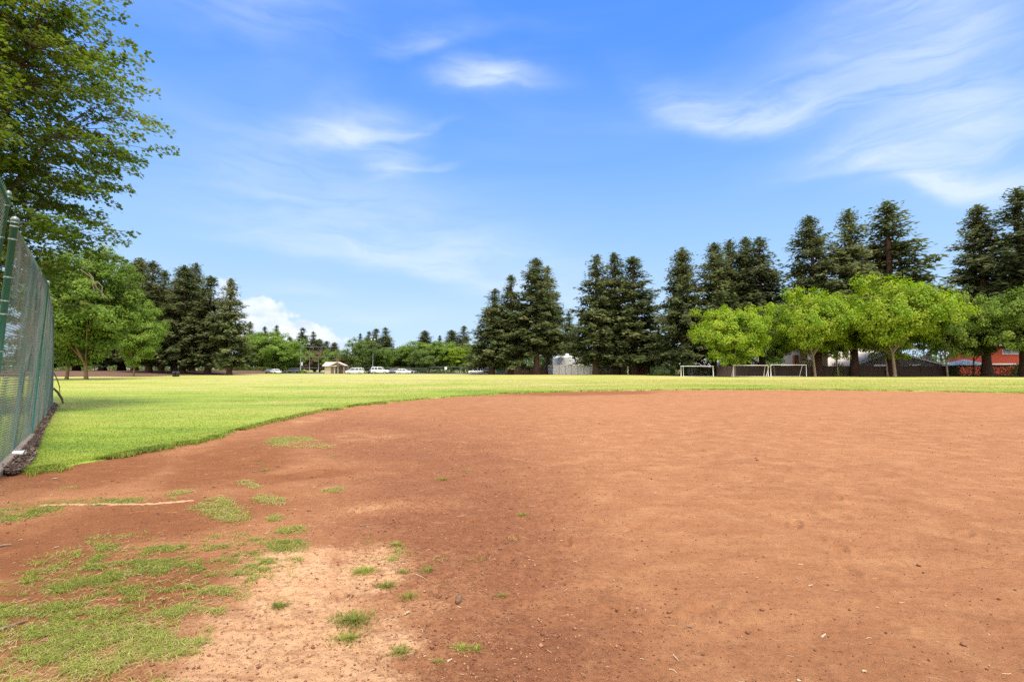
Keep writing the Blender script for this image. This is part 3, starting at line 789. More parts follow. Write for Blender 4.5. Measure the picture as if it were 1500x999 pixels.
def cone():
    g = gp(671, 879); mb = MB(); n = 12; prof = []
    P = [Vector((0, 0, 0)).lerp(Vector((.012, .105, .0)), i / n) for i in range(n + 1)]
    R = [0 + .006 + .014 * math.sin(min(1, (i + .6) / n) * PI) ** .7 + (.003 if i % 2 else 0) for i in range(n + 1)]
    mb.tube(P, R, 10); o = mb.build('fir_cone', mat('weathered cone', (.25, .15, .10), .95, (.13, .075, .05), 60, spec=.05, bump=.8, bscale=150), None)
    o.location = (g.x, g.y - .05, float(ground_h(np.array(g.x), np.array(g.y))) + .018); tagp(o, 'grey brown cone lying alone on the speckled clay', 'cone')
cone()
def pipe():
    a = gp(19, 673); b = gp(36, 672.2); c = (a + b) / 2; d = (b - a); mb = MB()
    L = d.length / 2; u = d.normalized()
    mb.tube([u * -L, u * L], .05, 16, False); mb.tube([u * L, u * -L], .042, 16, False)
    mb.tube([u * L * .75, u * L], .056, 16, True)
    o = mb.build('drain_pipe', mat('white plastic', (.75, .72, .68), .45), None, True); o.location = (c.x, c.y, .10)
    tagp(o, 'short white plastic pipe lying on bark at the foot of the fence', 'pipe')
pipe()
def branch(p0, z0, p1, r, lab):
    a = gp(*p0); d0 = Vector((a.x, a.y, z0)); b = gp(*p1); mb = MB()
    mid = d0.lerp(b, .5) + Vector((.06, 0, .14)); q1 = d0.lerp(b, .25) + Vector((.03, 0, .12)); q3 = d0.lerp(b, .78) + Vector((.08, 0, .06))
    pts = [p - b for p in (d0, q1, mid, q3, b + Vector((0, 0, .01)))]
    mb.tube(pts, [r * .7, r * .9, r, r, r * .8], 8); o = mb.build('broken_branch', M_TWIG, None, True); o.location = (b.x, b.y, .03)
    tagp(o, lab, 'branch', 'branches leaning on the fence')
branch((70, 598), .84, (92, 592), .045, 'thick bent brown branch leaning on the fence end with its foot on grass')
branch((72, 597), 1.55, (87, 573), .03, 'thin straight grey branch leaning behind the thick one at the fence end')

# ------------------------------------------------------------------ chain link fence
def lerp3(a, b, t): return a + (b - a) * t
def chain_panel(b0, b1, t0, t1, pitch=.080, r=.0030, bulge=.10, seed=0, segs=16, sagtop=.0):
    """woven wire of one panel as thin three-sided tubes, corners b0,b1 (foot) t0,t1 (top)"""
    b0, b1, t0, t1 = [np.array(p[:]) for p in (b0, b1, t0, t1)]
    W = np.linalg.norm(b1 - b0); H = np.linalg.norm(t0 - b0)
    nrm = np.cross(b1 - b0, t0 - b0); nrm /= np.linalg.norm(nrm)
    V = []; F = []; cnt = 0
    def P(u, v, off):
        p = (b0 * (1 - u)[:, None] + b1 * u[:, None]) * (1 - v)[:, None] + (t0 * (1 - u)[:, None] + t1 * u[:, None]) * v[:, None]
        bl = bulge * np.sin(np.clip(u, 0, 1) * PI) ** .8 * np.sin(np.clip(v * .8 + .1, 0, 1) * PI) * (.5 + vnoise(u * W * .9 + seed, v * 3, seed + 3)) + .03 * (vnoise(u * W * 2.2, v * 5, seed + 9) - .5)
        p = p + nrm[None] * (bl + off)[:, None]
        p[:, 2] -= sagtop * np.sin(np.clip(u, 0, 1) * PI) * v
        return p
    dx = pitch
    for sgn in (1, -1):
        ks = np.arange(-H, W + H, dx) if sgn > 0 else np.arange(0, W + 2 * H, dx)
        for k in ks:
            # wire: along = k + sgn * z
            z0 = max(0, (0 - k) / sgn if sgn > 0 else (k - W)); z1 = min(H, (W - k) if sgn > 0 else k)
            if z1 - z0 < .04: continue
            m = max(3, int(segs * (z1 - z0) / H) + 2)
            z = np.linspace(z0, z1, m); a = k + sgn * z
            pts = P(a / W, z / H, np.full(m, sgn * r * .8))
            t = pts[-1] - pts[0]; t /= np.linalg.norm(t)
            s1 = np.cross(t, nrm); 
            ring = [nrm * r, (-nrm * .5 + s1 * .87) * r, (-nrm * .5 - s1 * .87) * r]
            for o_ in ring: V.append(pts + o_[None])
            # indices: ring-major
            base = cnt
            i = np.arange(m - 1)
            for e in range(3):
                e2 = (e + 1) % 3
                F.append(np.stack([base + e * m + i, base + e2 * m + i, base + e2 * m + i + 1, base + e * m + i + 1], -1))
            cnt += 3 * m
    return np_mesh('wire_mesh', np.concatenate(V), np.concatenate(F))
def post_mesh(a, b, r, n=14):
    mb = MB(); a, b = Vector(a), Vector(b); d = (b - a).normalized()
    mb.tube([a, b, ], r, n)
    return mb
def cap_mb(b, d, r):
    mb = MB(); b = Vector(b); d = Vector(d).normalized()
    mb.tube([b - d * .05, b - d * .02, b - d * .019, b + d * .012, b + d * .034, b + d * .045], [r * 1.12, r * 1.12, r * 1.2, r * 1.12, r * .8, r * .25], 14); return mb
T0 = at(22, 322, P0b.y); T1 = at(70, 414, P1b.y); T2 = at(78, 466, P2b.y)
def near_fence():
    org = P0b.copy(); org.z = 0
    root = thing('chain_link_fence', 'tall green chain link fence running from the thick capped post along the lawn corner', 'fence', org)
    def L(p): return Vector(p) - org
    r = .05
    ends = [(P0b, T0, .043), (P1b, T1, .038), (P2b, T2, .038)]
    for i, (b, t, rr) in enumerate(ends):
        d = (t - b).normalized()
        po = post_mesh(L(b) - d * .1, L(t), rr).build('post', M_GREENP, root, True)
        cap_mb(L(t), d, rr).build('cap', M_BAND, po, True)
        if i == 0:
            for q in (.975, .925, .78, .69, .64, .5, .38, .25, .12):
                c = L(b).lerp(L(t), q); mb = MB(); mb.tube([c - d * .014, c + d * .014], rr * 1.16, 14)
                sd = (L(P1b) - L(P0b)).normalized()
                mb.box(c + sd * (rr * 1.3), (.05, .012, .022), math.atan2(sd.y, sd.x))
                mb.build('tension_band', M_BAND, po, True)
    # middle line posts
    for (b0, b1, t0, t1, f) in ((P0b, P1b, T0, T1, .5), (P1b, P2b, T1, T2, .34), (P1b, P2b, T1, T2, .68)):
        b = b0.lerp(b1, f) + Vector((-.06, .05, 0)); t = t0.lerp(t1, f) + Vector((-.06, .05, -.02)); post_mesh(L(b) - Vector((0, 0, .1)), L(t), .03).build('post', M_GREENP, root, True)
    for (a, b) in ((T0, T1), (T1, T2)):
        post_mesh(L(a) + Vector((0, 0, -.10)), L(b) + Vector((0, 0, -.05)), .021).build('top_rail', M_GREENP, root, True)
    link('wire_mesh', chain_panel(L(P0b) + Vector((0, 0, .08)), L(P1b) + Vector((0, 0, .08)), L(T0) + Vector((0, 0, -.12)), L(T1), bulge=.07, seed=1, sagtop=.05), root, M_WIRE)
    link('wire_mesh', chain_panel(L(P1b) + Vector((0, 0, .06)), L(P2b) + Vector((0, 0, .06)), L(T1), L(T2), pitch=.085, r=.0030, bulge=.05, seed=5, sagtop=.03), root, M_WIRE)
    # taller backstop panel next to it, ending at its own post
    pb = gp(-60, 716); pt = at(12.5, 284, pb.y)
    q = Vector((-5.3, 4.3, 0)); qt = q + (pt - pb) + Vector((0, 0, .25))
    org2 = pb.copy(); org2.z = 0
    r2 = thing('backstop_fence', 'taller green backstop panel of chain link at the left edge, ending at a slim post', 'fence', org2)
    def L2(p): return Vector(p) - org2
    d = (pt - pb).normalized()
    po = post_mesh(L2(pb) - d * .1, L2(pt), .030).build('post', M_GREENP, r2, True); cap_mb(L2(pt), d, .030).build('cap', M_BAND, po, True)
    for f in (.96, .85, .72, .55, .4):
        c = L2(pb).lerp(L2(pt), f); mb = MB(); mb.tube([c - d * .012, c + d * .012], .036, 12); mb.build('tension_band', M_BAND, po, True)
    d2 = (qt - q).normalized(); post_mesh(L2(q) - d2 * .1, L2(qt), .045).build('post', M_GREENP, r2, True)
    post_mesh(L2(pt) + Vector((0, 0, -.12)), L2(qt) + Vector((0, 0, -.1)), .021).build('top_rail', M_GREENP, r2, True)
    link('wire_mesh', chain_panel(L2(pb), L2(q), L2(pt), L2(qt), bulge=.06, seed=8), r2, M_WIRE)
near_fence()

# ------------------------------------------------------------------ foliage builders
def quads_from(c, d, nrm, L, W, fold=.0):
    """diamond leaf sprays: centre c, direction d, normal nrm (n,3), length L, width W (n)"""
    d = d / np.maximum(1e-6, np.linalg.norm(d, axis=1))[:, None]
    s = np.cross(d, nrm); s /= np.maximum(1e-6, np.linalg.norm(s, axis=1))[:, None]
    L = L[:, None] / 2; W = W[:, None] / 2
    dn = np.cross(s, d)
    V = np.stack([c - d * L, c - d * L * .1 + s * W - dn * W * fold, c + d * L, c - d * L * .1 - s * W - dn * W * fold], 1).reshape(-1, 3)
    F = np.arange(len(c) * 4).reshape(-1, 4)
    return V, F
def unit(v): return v / np.maximum(1e-6, np.linalg.norm(v, axis=-1, keepdims=True))

def redwood_meshes(seed, H=30., R=4.8, bare=.10, nb=300, gap=.25, leader=1, power=.85, dense=1.0):
    rg = np.random.default_rng(seed); rn = random.Random(seed)
    tk = MB()
    lean = Vector((rg.normal(0, .25), rg.normal(0, .25), 0))
    def axis(t): return Vector((lean.x * t * t, lean.y * t * t, H * t))
    n = 12
    tk.tube([axis(i / n) for i in range(n + 1)], [.42 * (1 - i / n) ** .8 + .04 + (.16 if i == 0 else 0) for i in range(n + 1)], 9)
    C = []; D = []; N = []; LL = []; WW = []
    a = rg.uniform(0, 6.28)
    i = 0
    zs = np.sort(bare + (1 - bare) * rg.uniform(0, 1, nb) ** .88)
    for t in zs:
        a += 2.399 + rg.normal(0, .5)
        # natural gaps: patches around the stem where boughs are missing
        g = float(vnoise(np.array(a % 6.283 * 1.1 + seed * 9), np.array(t * 15.), seed + 50))
        if g < gap * (.35 + .85 * t) and t < .97: continue
        prof = (1 - ((t - bare) / (1 - bare))) ** power * .93 + .07
        if t < bare + .10: prof *= .72 + 2.8 * (t - bare)
        L = R * prof * (rg.uniform(.62, 1.05) if rg.uniform() > .16 else rg.uniform(1.05, 1.35)) * (1 + .30 * (float(vnoise(np.array(a * .9), np.array(t * 7), seed + 77)) - .5))
        L = max(L, .35)
        up = -.26 + .75 * t ** 1.5 + rg.normal(0, .08)
        o = axis(t); dh = Vector((math.cos(a), math.sin(a), 0))
        pts = [o + dh * (L * q) + Vector((0, 0, L * q * up - .10 * L * q * q + (.16 * L * max(0, q - .6)))) for q in (0, .35, .7, 1.)]
        if L > 1.0: tk.tube(pts, [.05 + .012 * L, .04, .028, .012], 4, False)
        ns = max(4, int(L / .26 * dense))
        for q in np.linspace(.22 if t < .8 else .05, 1.0, ns):
            k = min(2, int(q / .3501)) if q < 1 else 2
            seg = [0, .35, .7, 1.]; f = (q - seg[k]) / (seg[k + 1] - seg[k]); p = pts[k].lerp(pts[k + 1], f)
            wdt = .32 + .30 * L * (1 - q) * .5 + .25
            for s in range(7):
                sa = a + rg.choice([-1, 1]) * rg.uniform(.3, 1.3)
                dd = np.array([math.cos(sa), math.sin(sa), rg.normal(-.30, .45)])
                off = np.array([rg.normal(0, .24), rg.normal(0, .24), rg.normal(-.10, .28)])
                ln = rg.uniform(.30, .85) * (.75 + .25 * (1 - t)) * (wdt + .50) * (.66 + .34 * min(1, prof * 1.6))
                C.append(np.array(p[:]) + off + dd * ln * .45); D.append(dd); N.append(np.array([rg.normal(0, .6) + .75 * dh.x, rg.normal(0, .6) + .75 * dh.y, .8])); LL.append(ln); WW.append(ln * rg.uniform(.32, .58))
    # leader tuft
    for s in range(60):
        t = rg.uniform(.955, 1.012); sa = rg.uniform(0, 6.28); dd = np.array([math.cos(sa), math.sin(sa), rg.uniform(.1, 1.4)])
        C.append(np.array(axis(t)[:]) + dd * .15); D.append(dd); N.append(np.array([rg.normal(), rg.normal(), .5])); LL.append(rg.uniform(.3, .7)); WW.append(.2)
    V, F = quads_from(np.array(C), np.array(D), np.array(N), np.array(LL), np.array(WW), .25)
    return tk.mesh('trunk', M_BARKR, True), np_mesh('crown', V, F), H, R
RW = [redwood_meshes(1, nb=285, gap=.24, power=.80), redwood_meshes(2, nb=290, gap=.27, R=5.0, power=.74), redwood_meshes(3, nb=255, gap=.32, power=.86), redwood_meshes(4, nb=310, gap=.18, R=5.2, power=.66, bare=.09), redwood_meshes(5, nb=270, gap=.27, power=.70, bare=.12),
      redwood_meshes(6, nb=270, gap=.24, R=5.0, power=.66, bare=.19), redwood_meshes(7, nb=265, gap=.28, R=5.0, power=.74, bare=.21)]
for r_ in RW: r_[1].materials.append(M_RED)

def crown_limbs(rg, tk, base_z, trunk_r, H, rx, rz, cz, clumps, K=6, lean=(0, 0), trunks=1):
    """trunk, K limbs that fork from it, and one thin branch to every leaf clump"""
    tips = []
    top = Vector((lean[0], lean[1], base_z))
    tk.tube([Vector((0, 0, -.2)), Vector((lean[0] * .15, lean[1] * .15, base_z * .12)), Vector((lean[0] * .5, lean[1] * .5, base_z * .55)), top], [trunk_r * 1.5, trunk_r * 1.08, trunk_r * .92, trunk_r * .85], 10)
    nodes = []
    for k in range(K):
        a = 2 * PI * k / K + rg.uniform(-.4, .4); rr = rx * rg.uniform(.35, .6); zz = cz + rz * rg.uniform(.05, .6)
        if k == 0: rr *= .2; zz = cz + rz * .7
        end = Vector((lean[0] + rr * math.cos(a), lean[1] + rr * math.sin(a), zz))
        st = Vector((lean[0] * .9, lean[1] * .9, base_z * rg.uniform(.72, 1.0)))
        c1 = st.lerp(end, .35) + Vector((math.cos(a) * rr * .18, math.sin(a) * rr * .18, -(zz - base_z) * .06))
        c2 = st.lerp(end, .7) + Vector((rg.normal(0, .15), rg.normal(0, .15), rg.normal(0, .1)))
        pts = [st, c1, c2, end]; rad = [trunk_r * .5, trunk_r * .4, trunk_r * .28, trunk_r * .12]
        tk.tube(pts, rad, 7)
        for q in (.3, .5, .7, .85, 1.):
            i = min(2, int(q * 3)); nodes.append((pts[i].lerp(pts[i + 1], q * 3 - i), trunk_r * (.36 - .26 * q)))
    for c in clumps:
        c = Vector(c); best = min(nodes, key=lambda n_: (n_[0] - c).length + max(0, n_[0].z - c.z) * .8)
        m_ = best[0].lerp(c, .5) + Vector((rg.normal(0, .12), rg.normal(0, .12), -.08 * (c - best[0]).length))
        tk.tube([best[0], m_, c], [min(best[1], .02 + .02 * (c - best[0]).length), .02, .008], 4, False)
def broadleaf_meshes(seed, H=12., R=5.5, bottom=2.6, nclump=150, per=130, leaf=.27, clump=1.05, trunk_r=.2, bark=None, lean=(0, 0), K=6, flat=.6, lump=.35, low=.55):
    rg = np.random.default_rng(seed)
    cz = (H + bottom) / 2; rz = (H - bottom) / 2
    cl = []
    while len(cl) < nclump:
        u = unit(rg.normal(0, 1, 3)); rr = rg.uniform(0, 1) ** .42
        az, el = math.atan2(u[1], u[0]), math.asin(u[2])
        f = 1 + lump * 2 * (float(vnoise(np.array(az * 1.1 + seed), np.array(el * 1.6 + seed), seed)) - .5)
        z = u[2] * rr * f
        wid = 1.0 if z > 0 else 1 - (1 - low) * (-z) ** 1.6
        p = np.array([u[0] * rr * f * R * wid + lean[0], u[1] * rr * f * R * wid + lean[1], cz + z * rz])
        if p[2] < bottom * .8: continue
        cl.append(p)
    cl = np.array(cl)
    tk = MB(); crown_limbs(rg, tk, max(1.2, bottom * .98), trunk_r, H, R, rz, cz, cl[::2], K, lean)
    n = nclump * per; ci = np.repeat(np.arange(nclump), per)
    size = np.repeat(clump * rg.uniform(.7, 1.25, nclump), per)
    off = unit(rg.normal(0, 1, (n, 3))) * (rg.uniform(0, 1, n) ** .45)[:, None] * size[:, None]; off[:, 2] *= flat
    off[:, 2] -= .18 * (off[:, 0] ** 2 + off[:, 1] ** 2) / np.maximum(.2, size)
    c = cl[ci] + off
    nr = unit(unit(off) * .5 + unit(c - np.array([lean[0], lean[1], cz - rz * .3])) * .45 + np.array([0, 0, .6]) + rg.normal(0, .38, (n, 3)))
    d = np.cross(nr, rg.normal(0, 1, (n, 3))); d = unit(d)
    L = leaf * rg.uniform(.65, 1.35, n)
    V, F = quads_from(c, d, nr, L, L * .75, .2)
    return tk.mesh('trunk', bark or M_BARK, True), np_mesh('crown', V, F), H, R

LIME = [broadleaf_meshes(21, 12, 6.2, 2.6, 240, 150, .28, 1.05, .15, M_BARKG, K=6, low=.92, flat=.75), broadleaf_meshes(22, 13, 7.0, 3.5, 290, 150, .28, 1.1, .20, M_BARKG, (-.5, 0), K=7, low=.92, flat=.75), broadleaf_meshes(23, 12, 5.6, 3.4, 220, 150, .26, 1.0, .14, M_BARKG, (.4, 0), K=6, low=.92, flat=.75)]
MID = [broadleaf_meshes(31, 12, 6., 1.4, 150, 110, .36, 1.3, .22, M_BARK), broadleaf_meshes(32, 11, 6.2, 1.0, 140, 110, .36, 1.35, .2, M_BARK), broadleaf_meshes(33, 12, 5.2, 1.2, 130, 110, .36, 1.2, .2, M_BARK)]
TALL = [broadleaf_meshes(41, 17, 6.6, 2.9, 280, 160, .30, 1.25, .22, M_BARKY, (.3, 0), 7), broadleaf_meshes(42, 16, 6.8, 2.6, 290, 160, .30, 1.25, .23, M_BARKY, (-.3, .2), 7)]
_mcache = {}
def with_mat(me, m):
    k = (me.name, m.name)
    if k not in _mcache:
        c = me.copy(); c.materials.clear(); c.materials.append(m); _mcache[k] = c
    return _mcache[k]
def plant(name, proto, m, px, Y, py_top, width_px, label, group, cat='tree', base_z=None, rz=None, depth=None):
    tk, cr, H, R = proto
    z0 = 0 if base_z is None else base_z
    h = Z(py_top, Y) - z0 - (.5 if m is not M_RED else 0); w = width_px / 750 * Y * (1.42 if m is M_RED else 1.0)
    s = w / (2 * R)
    t = thing(name, label, cat, (X(px, Y), Y, z0), random.uniform(0, 6.28) if rz is None else rz, group, (s, s if depth is None else depth, h / H))
    link('trunk', tk, t); link('crown', with_mat(cr, m), t)
    return t

# ---- redwoods  (px, depth, top py, width px, variant, label)
GL = 'redwoods standing on the mulch left of the car park'
for px, Y, top, w, v, lab in [
    (197, 150, 380, 66, 3, 'dark redwood with ragged twin-looking top rising straight behind the leafy green tree'),
    (218, 128, 384, 62, 1, 'redwood with thick trunk just right of the leafy green tree'),
    (236, 142, 398, 54, 0, 'shorter redwood standing between the two tallest of the left group'),
    (267, 130, 391, 66, 3, 'tall full redwood in the middle of the left group, above the dark bin'),
    (281, 146, 388, 58, 4, 'redwood crowding behind the tall full one in the left group'),
    (304, 131, 406, 62, 1, 'redwood second from the right in the left group, narrow top'),
    (336, 127, 410, 50, 4, 'airy redwood with see-through top at the right end of the left group'),
    (255, 160, 410, 56, 0, 'redwood deep behind the left group with slim hidden trunk')]:
    plant('redwood_tree', RW[v], M_RED, px, Y, top, w, lab, GL, base_z=mound_z(X(px, Y), Y))
for px, Y, top, w, v, lab in [(70, 150, 425, 70, 0, 'dark redwood mostly hidden behind the fence end and maples'), (112, 160, 420, 70, 3, 'dark redwood showing between the two yellow maple trunks'), (150, 150, 425, 70, 1, 'dark redwood right behind the second yellow maple trunk'), (178, 158, 410, 70, 4, 'dark redwood behind the small leafy tree beside the maples')]:
    plant('redwood_tree', RW[v], M_RED, px, Y, top, w, lab, 'dark redwoods behind the maples', base_z=mound_z(X(px, Y), Y))
G2 = 'redwoods between the white van and the water tank'
for px, Y, top, w, v, lab in [
    (720, 138, 425, 62, 2, 'lowest redwood at the left end of the clump by the teal shed'),
    (748, 139, 405, 56, 0, 'narrow redwood between the lowest one and the bushy pair near the teal shed'),
    (786, 138, 382, 72, 5, 'broad bushy redwood, tallest of the clump left of the water tank'),
    (803, 148, 392, 48, 6, 'redwood close behind the broad bushy one, left of the tank')]:
    plant('redwood_tree', RW[v], M_RED, px, Y, top, w, lab, G2)
plant('redwood_tree', RW[2], M_RED, 838, 190, 458, 40, 'small far redwood peeking above the water tank', 'far redwoods')
G3 = 'trio of redwoods before the grey fence'
for px, Y, top, w, v, lab in [(873, 134, 375, 66, 4, 'left redwood of the open trio, its low boughs over the tank'), (904, 137, 373, 70, 4, 'middle redwood of the open trio right of the tank'), (930, 133, 378, 82, 1, 'right redwood of the open trio, boughs reaching right')]:
    plant('redwood_tree', RW[v], M_RED, px, Y, top, w, lab, G3)
G4 = 'redwoods behind the soccer goals'
for px, Y, top, w, v, lab in [(1001, 118, 366, 66, 3, 'dark full redwood at the left of the row behind the goals, low skirt'), (1046, 118, 358, 70, 5, 'redwood behind the left goal, second in its row'), (1074, 122, 354, 66, 6, 'redwood in the middle of the row behind the goals'), (1096, 122, 352, 64, 5, 'redwood fourth in the row behind the goals'), (1117, 118, 350, 78, 6, 'redwood at the right end of the row behind the goals, wide boughs')]:
    plant('redwood_tree', RW[v], M_RED, px, Y, top, w, lab, G4)
G5 = 'tall redwoods behind the lime green trees'
for px, Y, top, w, v, lab in [(1199, 113, 319, 84, 5, 'left one of three tall redwoods over the lime trees'), (1252, 113, 310, 88, 6, 'middle one of three tall redwoods over the lime trees, blunt top'), (1308, 113, 299, 118, 6, 'right and tallest of three redwoods over the lime trees, long boughs')]:
    plant('redwood_tree', RW[v], M_RED, px, Y, top, w, lab, G5)
for px, Y, top, w, v, lab in [(1446, 110, 302, 92, 5, 'dark redwood left of the tallest at the right edge'), (1503, 104, 280, 112, 6, 'tallest redwood, cut by the right edge of the view')]:
    plant('redwood_tree', RW[v], M_RED, px, Y, top, w, lab, 'redwoods by the red house')
tk = MB(); tk.tube([(0, 0, -.1), (0, 0, .5), (.05, 0, 3), (.1, 0, 7)], [.95, .72, .62, .55], 12)

# ---- lime trees near the right fence
GLm = 'lime green trees along the far edge of the lawn'
for px, Y, top, w, v, m, lab in [
    (1076, 101, 440, 112, 0, M_LEAF_LIME, 'yellow lime tree standing behind the middle soccer goal'),
    (1194, 102, 420, 124, 1, M_LEAF_LIME, 'lime tree with slim straight trunk right of the third goal'),
    (1228, 108, 432, 90, 2, M_LEAF_LIME, 'slim leaning lime tree before the dark trunks and grey roof'),
    (1311, 100, 402, 160, 1, M_LEAF_LIME, 'largest lime green tree, its pale trunk knobbly and forked'),
    (1300, 106, 432, 100, 2, M_LEAF_LIME, 'thin trunked lime tree leaning just left of the largest one'),
    (1388, 103, 418, 100, 2, M_LEAF_FRESH, 'mid green tree with thin trunk left of the white canopy tent'),
    (1510, 97, 420, 150, 1, M_LEAF_FRESH, 'grey green round tree at the right edge before the red house'),
    (1135, 112, 455, 80, 2, M_LEAF_MID, 'shaded green tree between the yellow lime tree and the one right of the goals'),
    (1425, 112, 440, 90, 1, M_LEAF_MID, 'darker green tree beside the thick dark trunk near the red house'),
    (1378, 122, 405, 44, 2, M_LEAF_MID, 'thin wispy tree top showing above the lime trees near the gap')]:
    plant('lime_tree' if m is M_LEAF_LIME else 'leafy_tree', LIME[v], m, px, Y, top, w * .93, lab, GLm, rz=random.choice([0, .4, -.4, 2.8, 3.3]))

# ---- two maples on the lawn at the left and the bright small ones beside them
for px, Y, top, w, v, lab in [(98, 75, 352, 128, 0, 'left of the two yellow trunked maples on the lawn edge'), (127, 74, 372, 150, 1, 'right of the two yellow trunked maples on the lawn edge')]:
    plant('maple_tree', TALL[v], M_LEAF_MID, px, Y, top, w, lab, 'yellow trunked maples', rz=.3)
plant('leafy_tree', TALL[1], M_LEAF_MID, 196, 102, 432, 72, 'bright leafy tree against the dark redwoods, right of the maples', 'yellow trunked maples', base_z=0)

# ---- trees beyond the car park
GM = 'leafy trees beyond the car park'
for px, Y, top, w, v, m, lab in [
    (384, 190, 492, 54, 0, M_LEAF_MID, 'mid green tree next to the left redwood group over the low hedge'),
    (408, 185, 500, 56, 1, M_LEAF_MID, 'round bright tree leaning over the white sedan'),
    (424, 200, 505, 44, 2, M_LEAF_MID, 'green tree left of the tall pole'),
    (366, 200, 500, 40, 1, M_LEAF_DEEP, 'dull green tree touching the left redwood group'),
    (453, 215, 518, 24, 2, M_LEAF_RUST, 'small rusty leaved tree behind the backstop left of the shed'),
    (468, 218, 517, 28, 0, M_LEAF_RUST, 'wider rusty leaved tree right behind the backstop posts'),
    (488, 215, 517, 34, 1, M_LEAF_MID, 'pale green tree rising behind the shed roof'),
    (505, 210, 522, 30, 0, M_LEAF_RUST, 'rusty green tree right of the shed'),
    (527, 182, 500, 46, 1, M_LEAF_DEEP, 'round olive green tree behind the white minivan'),
    (552, 190, 511, 34, 2, M_LEAF_MID, 'small green tree right of the round olive tree'),
    (586, 205, 512, 54, 1, M_LEAF_DEEP, 'low dark green tree behind the white hatchback'),
    (606, 200, 508, 50, 0, M_LEAF_MID, 'green tree right of the low dark one'),
    (624, 198, 502, 46, 2, M_LEAF_MID, 'taller green tree in the middle of the far row'),
    (622, 190, 514, 44, 1, M_LEAF_DEEP, 'dark shaded tree in the middle of the far row'),
    (650, 192, 502, 40, 0, M_LEAF_MID, 'fresh green rounded tree by the white signpost'),
    (673, 190, 511, 34, 2, M_LEAF_LIME, 'yellow green tree brightest of the far row'),
    (692, 195, 507, 36, 1, M_LEAF_MID, 'green tree behind the white off-roader'),
    (706, 175, 518, 40, 0, M_LEAF_DEEP, 'dark shrubby tree at the left foot of the redwood clump')]:
    plant('leafy_tree', MID[v], m, px, Y, top - (11 if px < 450 else 6), w * 1.22, lab, GM)
GF = 'far conifers beyond the car park'
for px, Y, top, w, v, lab in [(365, 215, 472, 26, 2, 'far conifer beside the left redwood group'), (387, 240, 479, 24, 0, 'slim far conifer left of a similar pair, over the hedge'), (402, 240, 477, 24, 2, 'slim far conifer second over the hedge'), (424, 240, 494, 26, 1, 'short far conifer behind the green tree left of the pole'),
    (442, 235, 481, 32, 0, 'dark far conifer right behind the tall pole'), (461, 240, 486, 26, 2, 'far conifer before the white cloud, second right of the tall pole'), (468, 245, 497, 24, 3, 'blunt dark far conifer behind the backstop'), (478, 245, 500, 26, 1, 'dark rounded far conifer behind the backstop, left of the last one'), (489, 245, 502, 24, 3, 'dark rounded far conifer nearest above the shed'),
    (527, 250, 489, 18, 2, 'smallest pointed conifer left behind the round olive tree'), (539, 245, 486, 24, 0, 'pointed conifer second behind the round olive tree'), (550, 245, 482, 30, 1, 'full pointed conifer third behind the round olive tree'), (566, 240, 480, 34, 2, 'tallest airy conifer right of the round olive tree'),
    (622, 250, 485, 34, 3, 'broad pointed conifer above the middle of the far row'), (644, 260, 492, 20, 2, 'thin conifer spire above the middle of the far row'), (662, 250, 484, 36, 3, 'left of two brownish conifers near the redwood clump'), (679, 248, 478, 30, 1, 'right of two brownish conifers near the redwood clump')]:
    plant('conifer_tree', RW[v], M_RED, px, Y, top, w, lab, GF)
# slim cypresses by the brown shed
CY = redwood_meshes(9, H=12, R=1.1, bare=.02, nb=170, gap=.1, power=.5); CY[1].materials.append(M_HEDGE)
for px, Y, top, w, lab in [(957, 128, 492, 13, 'slim grey green cypress left of its twin, beside the dark redwood'), (967, 127, 488, 13, 'slim grey green cypress nearest the dark full redwood')]:
    plant('cypress_tree', CY, M_HEDGE, px, Y, top, w, lab, 'cypresses by the brown shed')

# far wooded skyline, a mass nobody could count
def far_wood():
    n = 26000; rg = np.random.default_rng(5)
    a = rg.uniform(-1.15, 1.15, n); Y = rg.uniform(300, 380, n); x = np.tan(a) * Y
    top = 6 + 7 * fbm(x * .03, Y * .01, 4, 33)
    z = top * rg.uniform(0, 1, n) ** .7
    c = np.stack([x, Y, z], -1); nr = unit(np.stack([rg.normal(0, .6, n), -np.abs(rg.normal(.3, .4, n)), np.abs(rg.normal(.6, .4, n))], -1))
    d = unit(np.cross(nr, rg.normal(0, 1, (n, 3)))); L = rg.uniform(1.2, 3.0, n)
    V, F = quads_from(c, d, nr, L, L * .7, .2)
    o = link('far_wood', np_mesh('far_wood', V, F), None, M_LEAF_DEEP); tagp(o, kind='stuff', label='far wooded skyline beyond the car park', cat='wood')
far_wood()

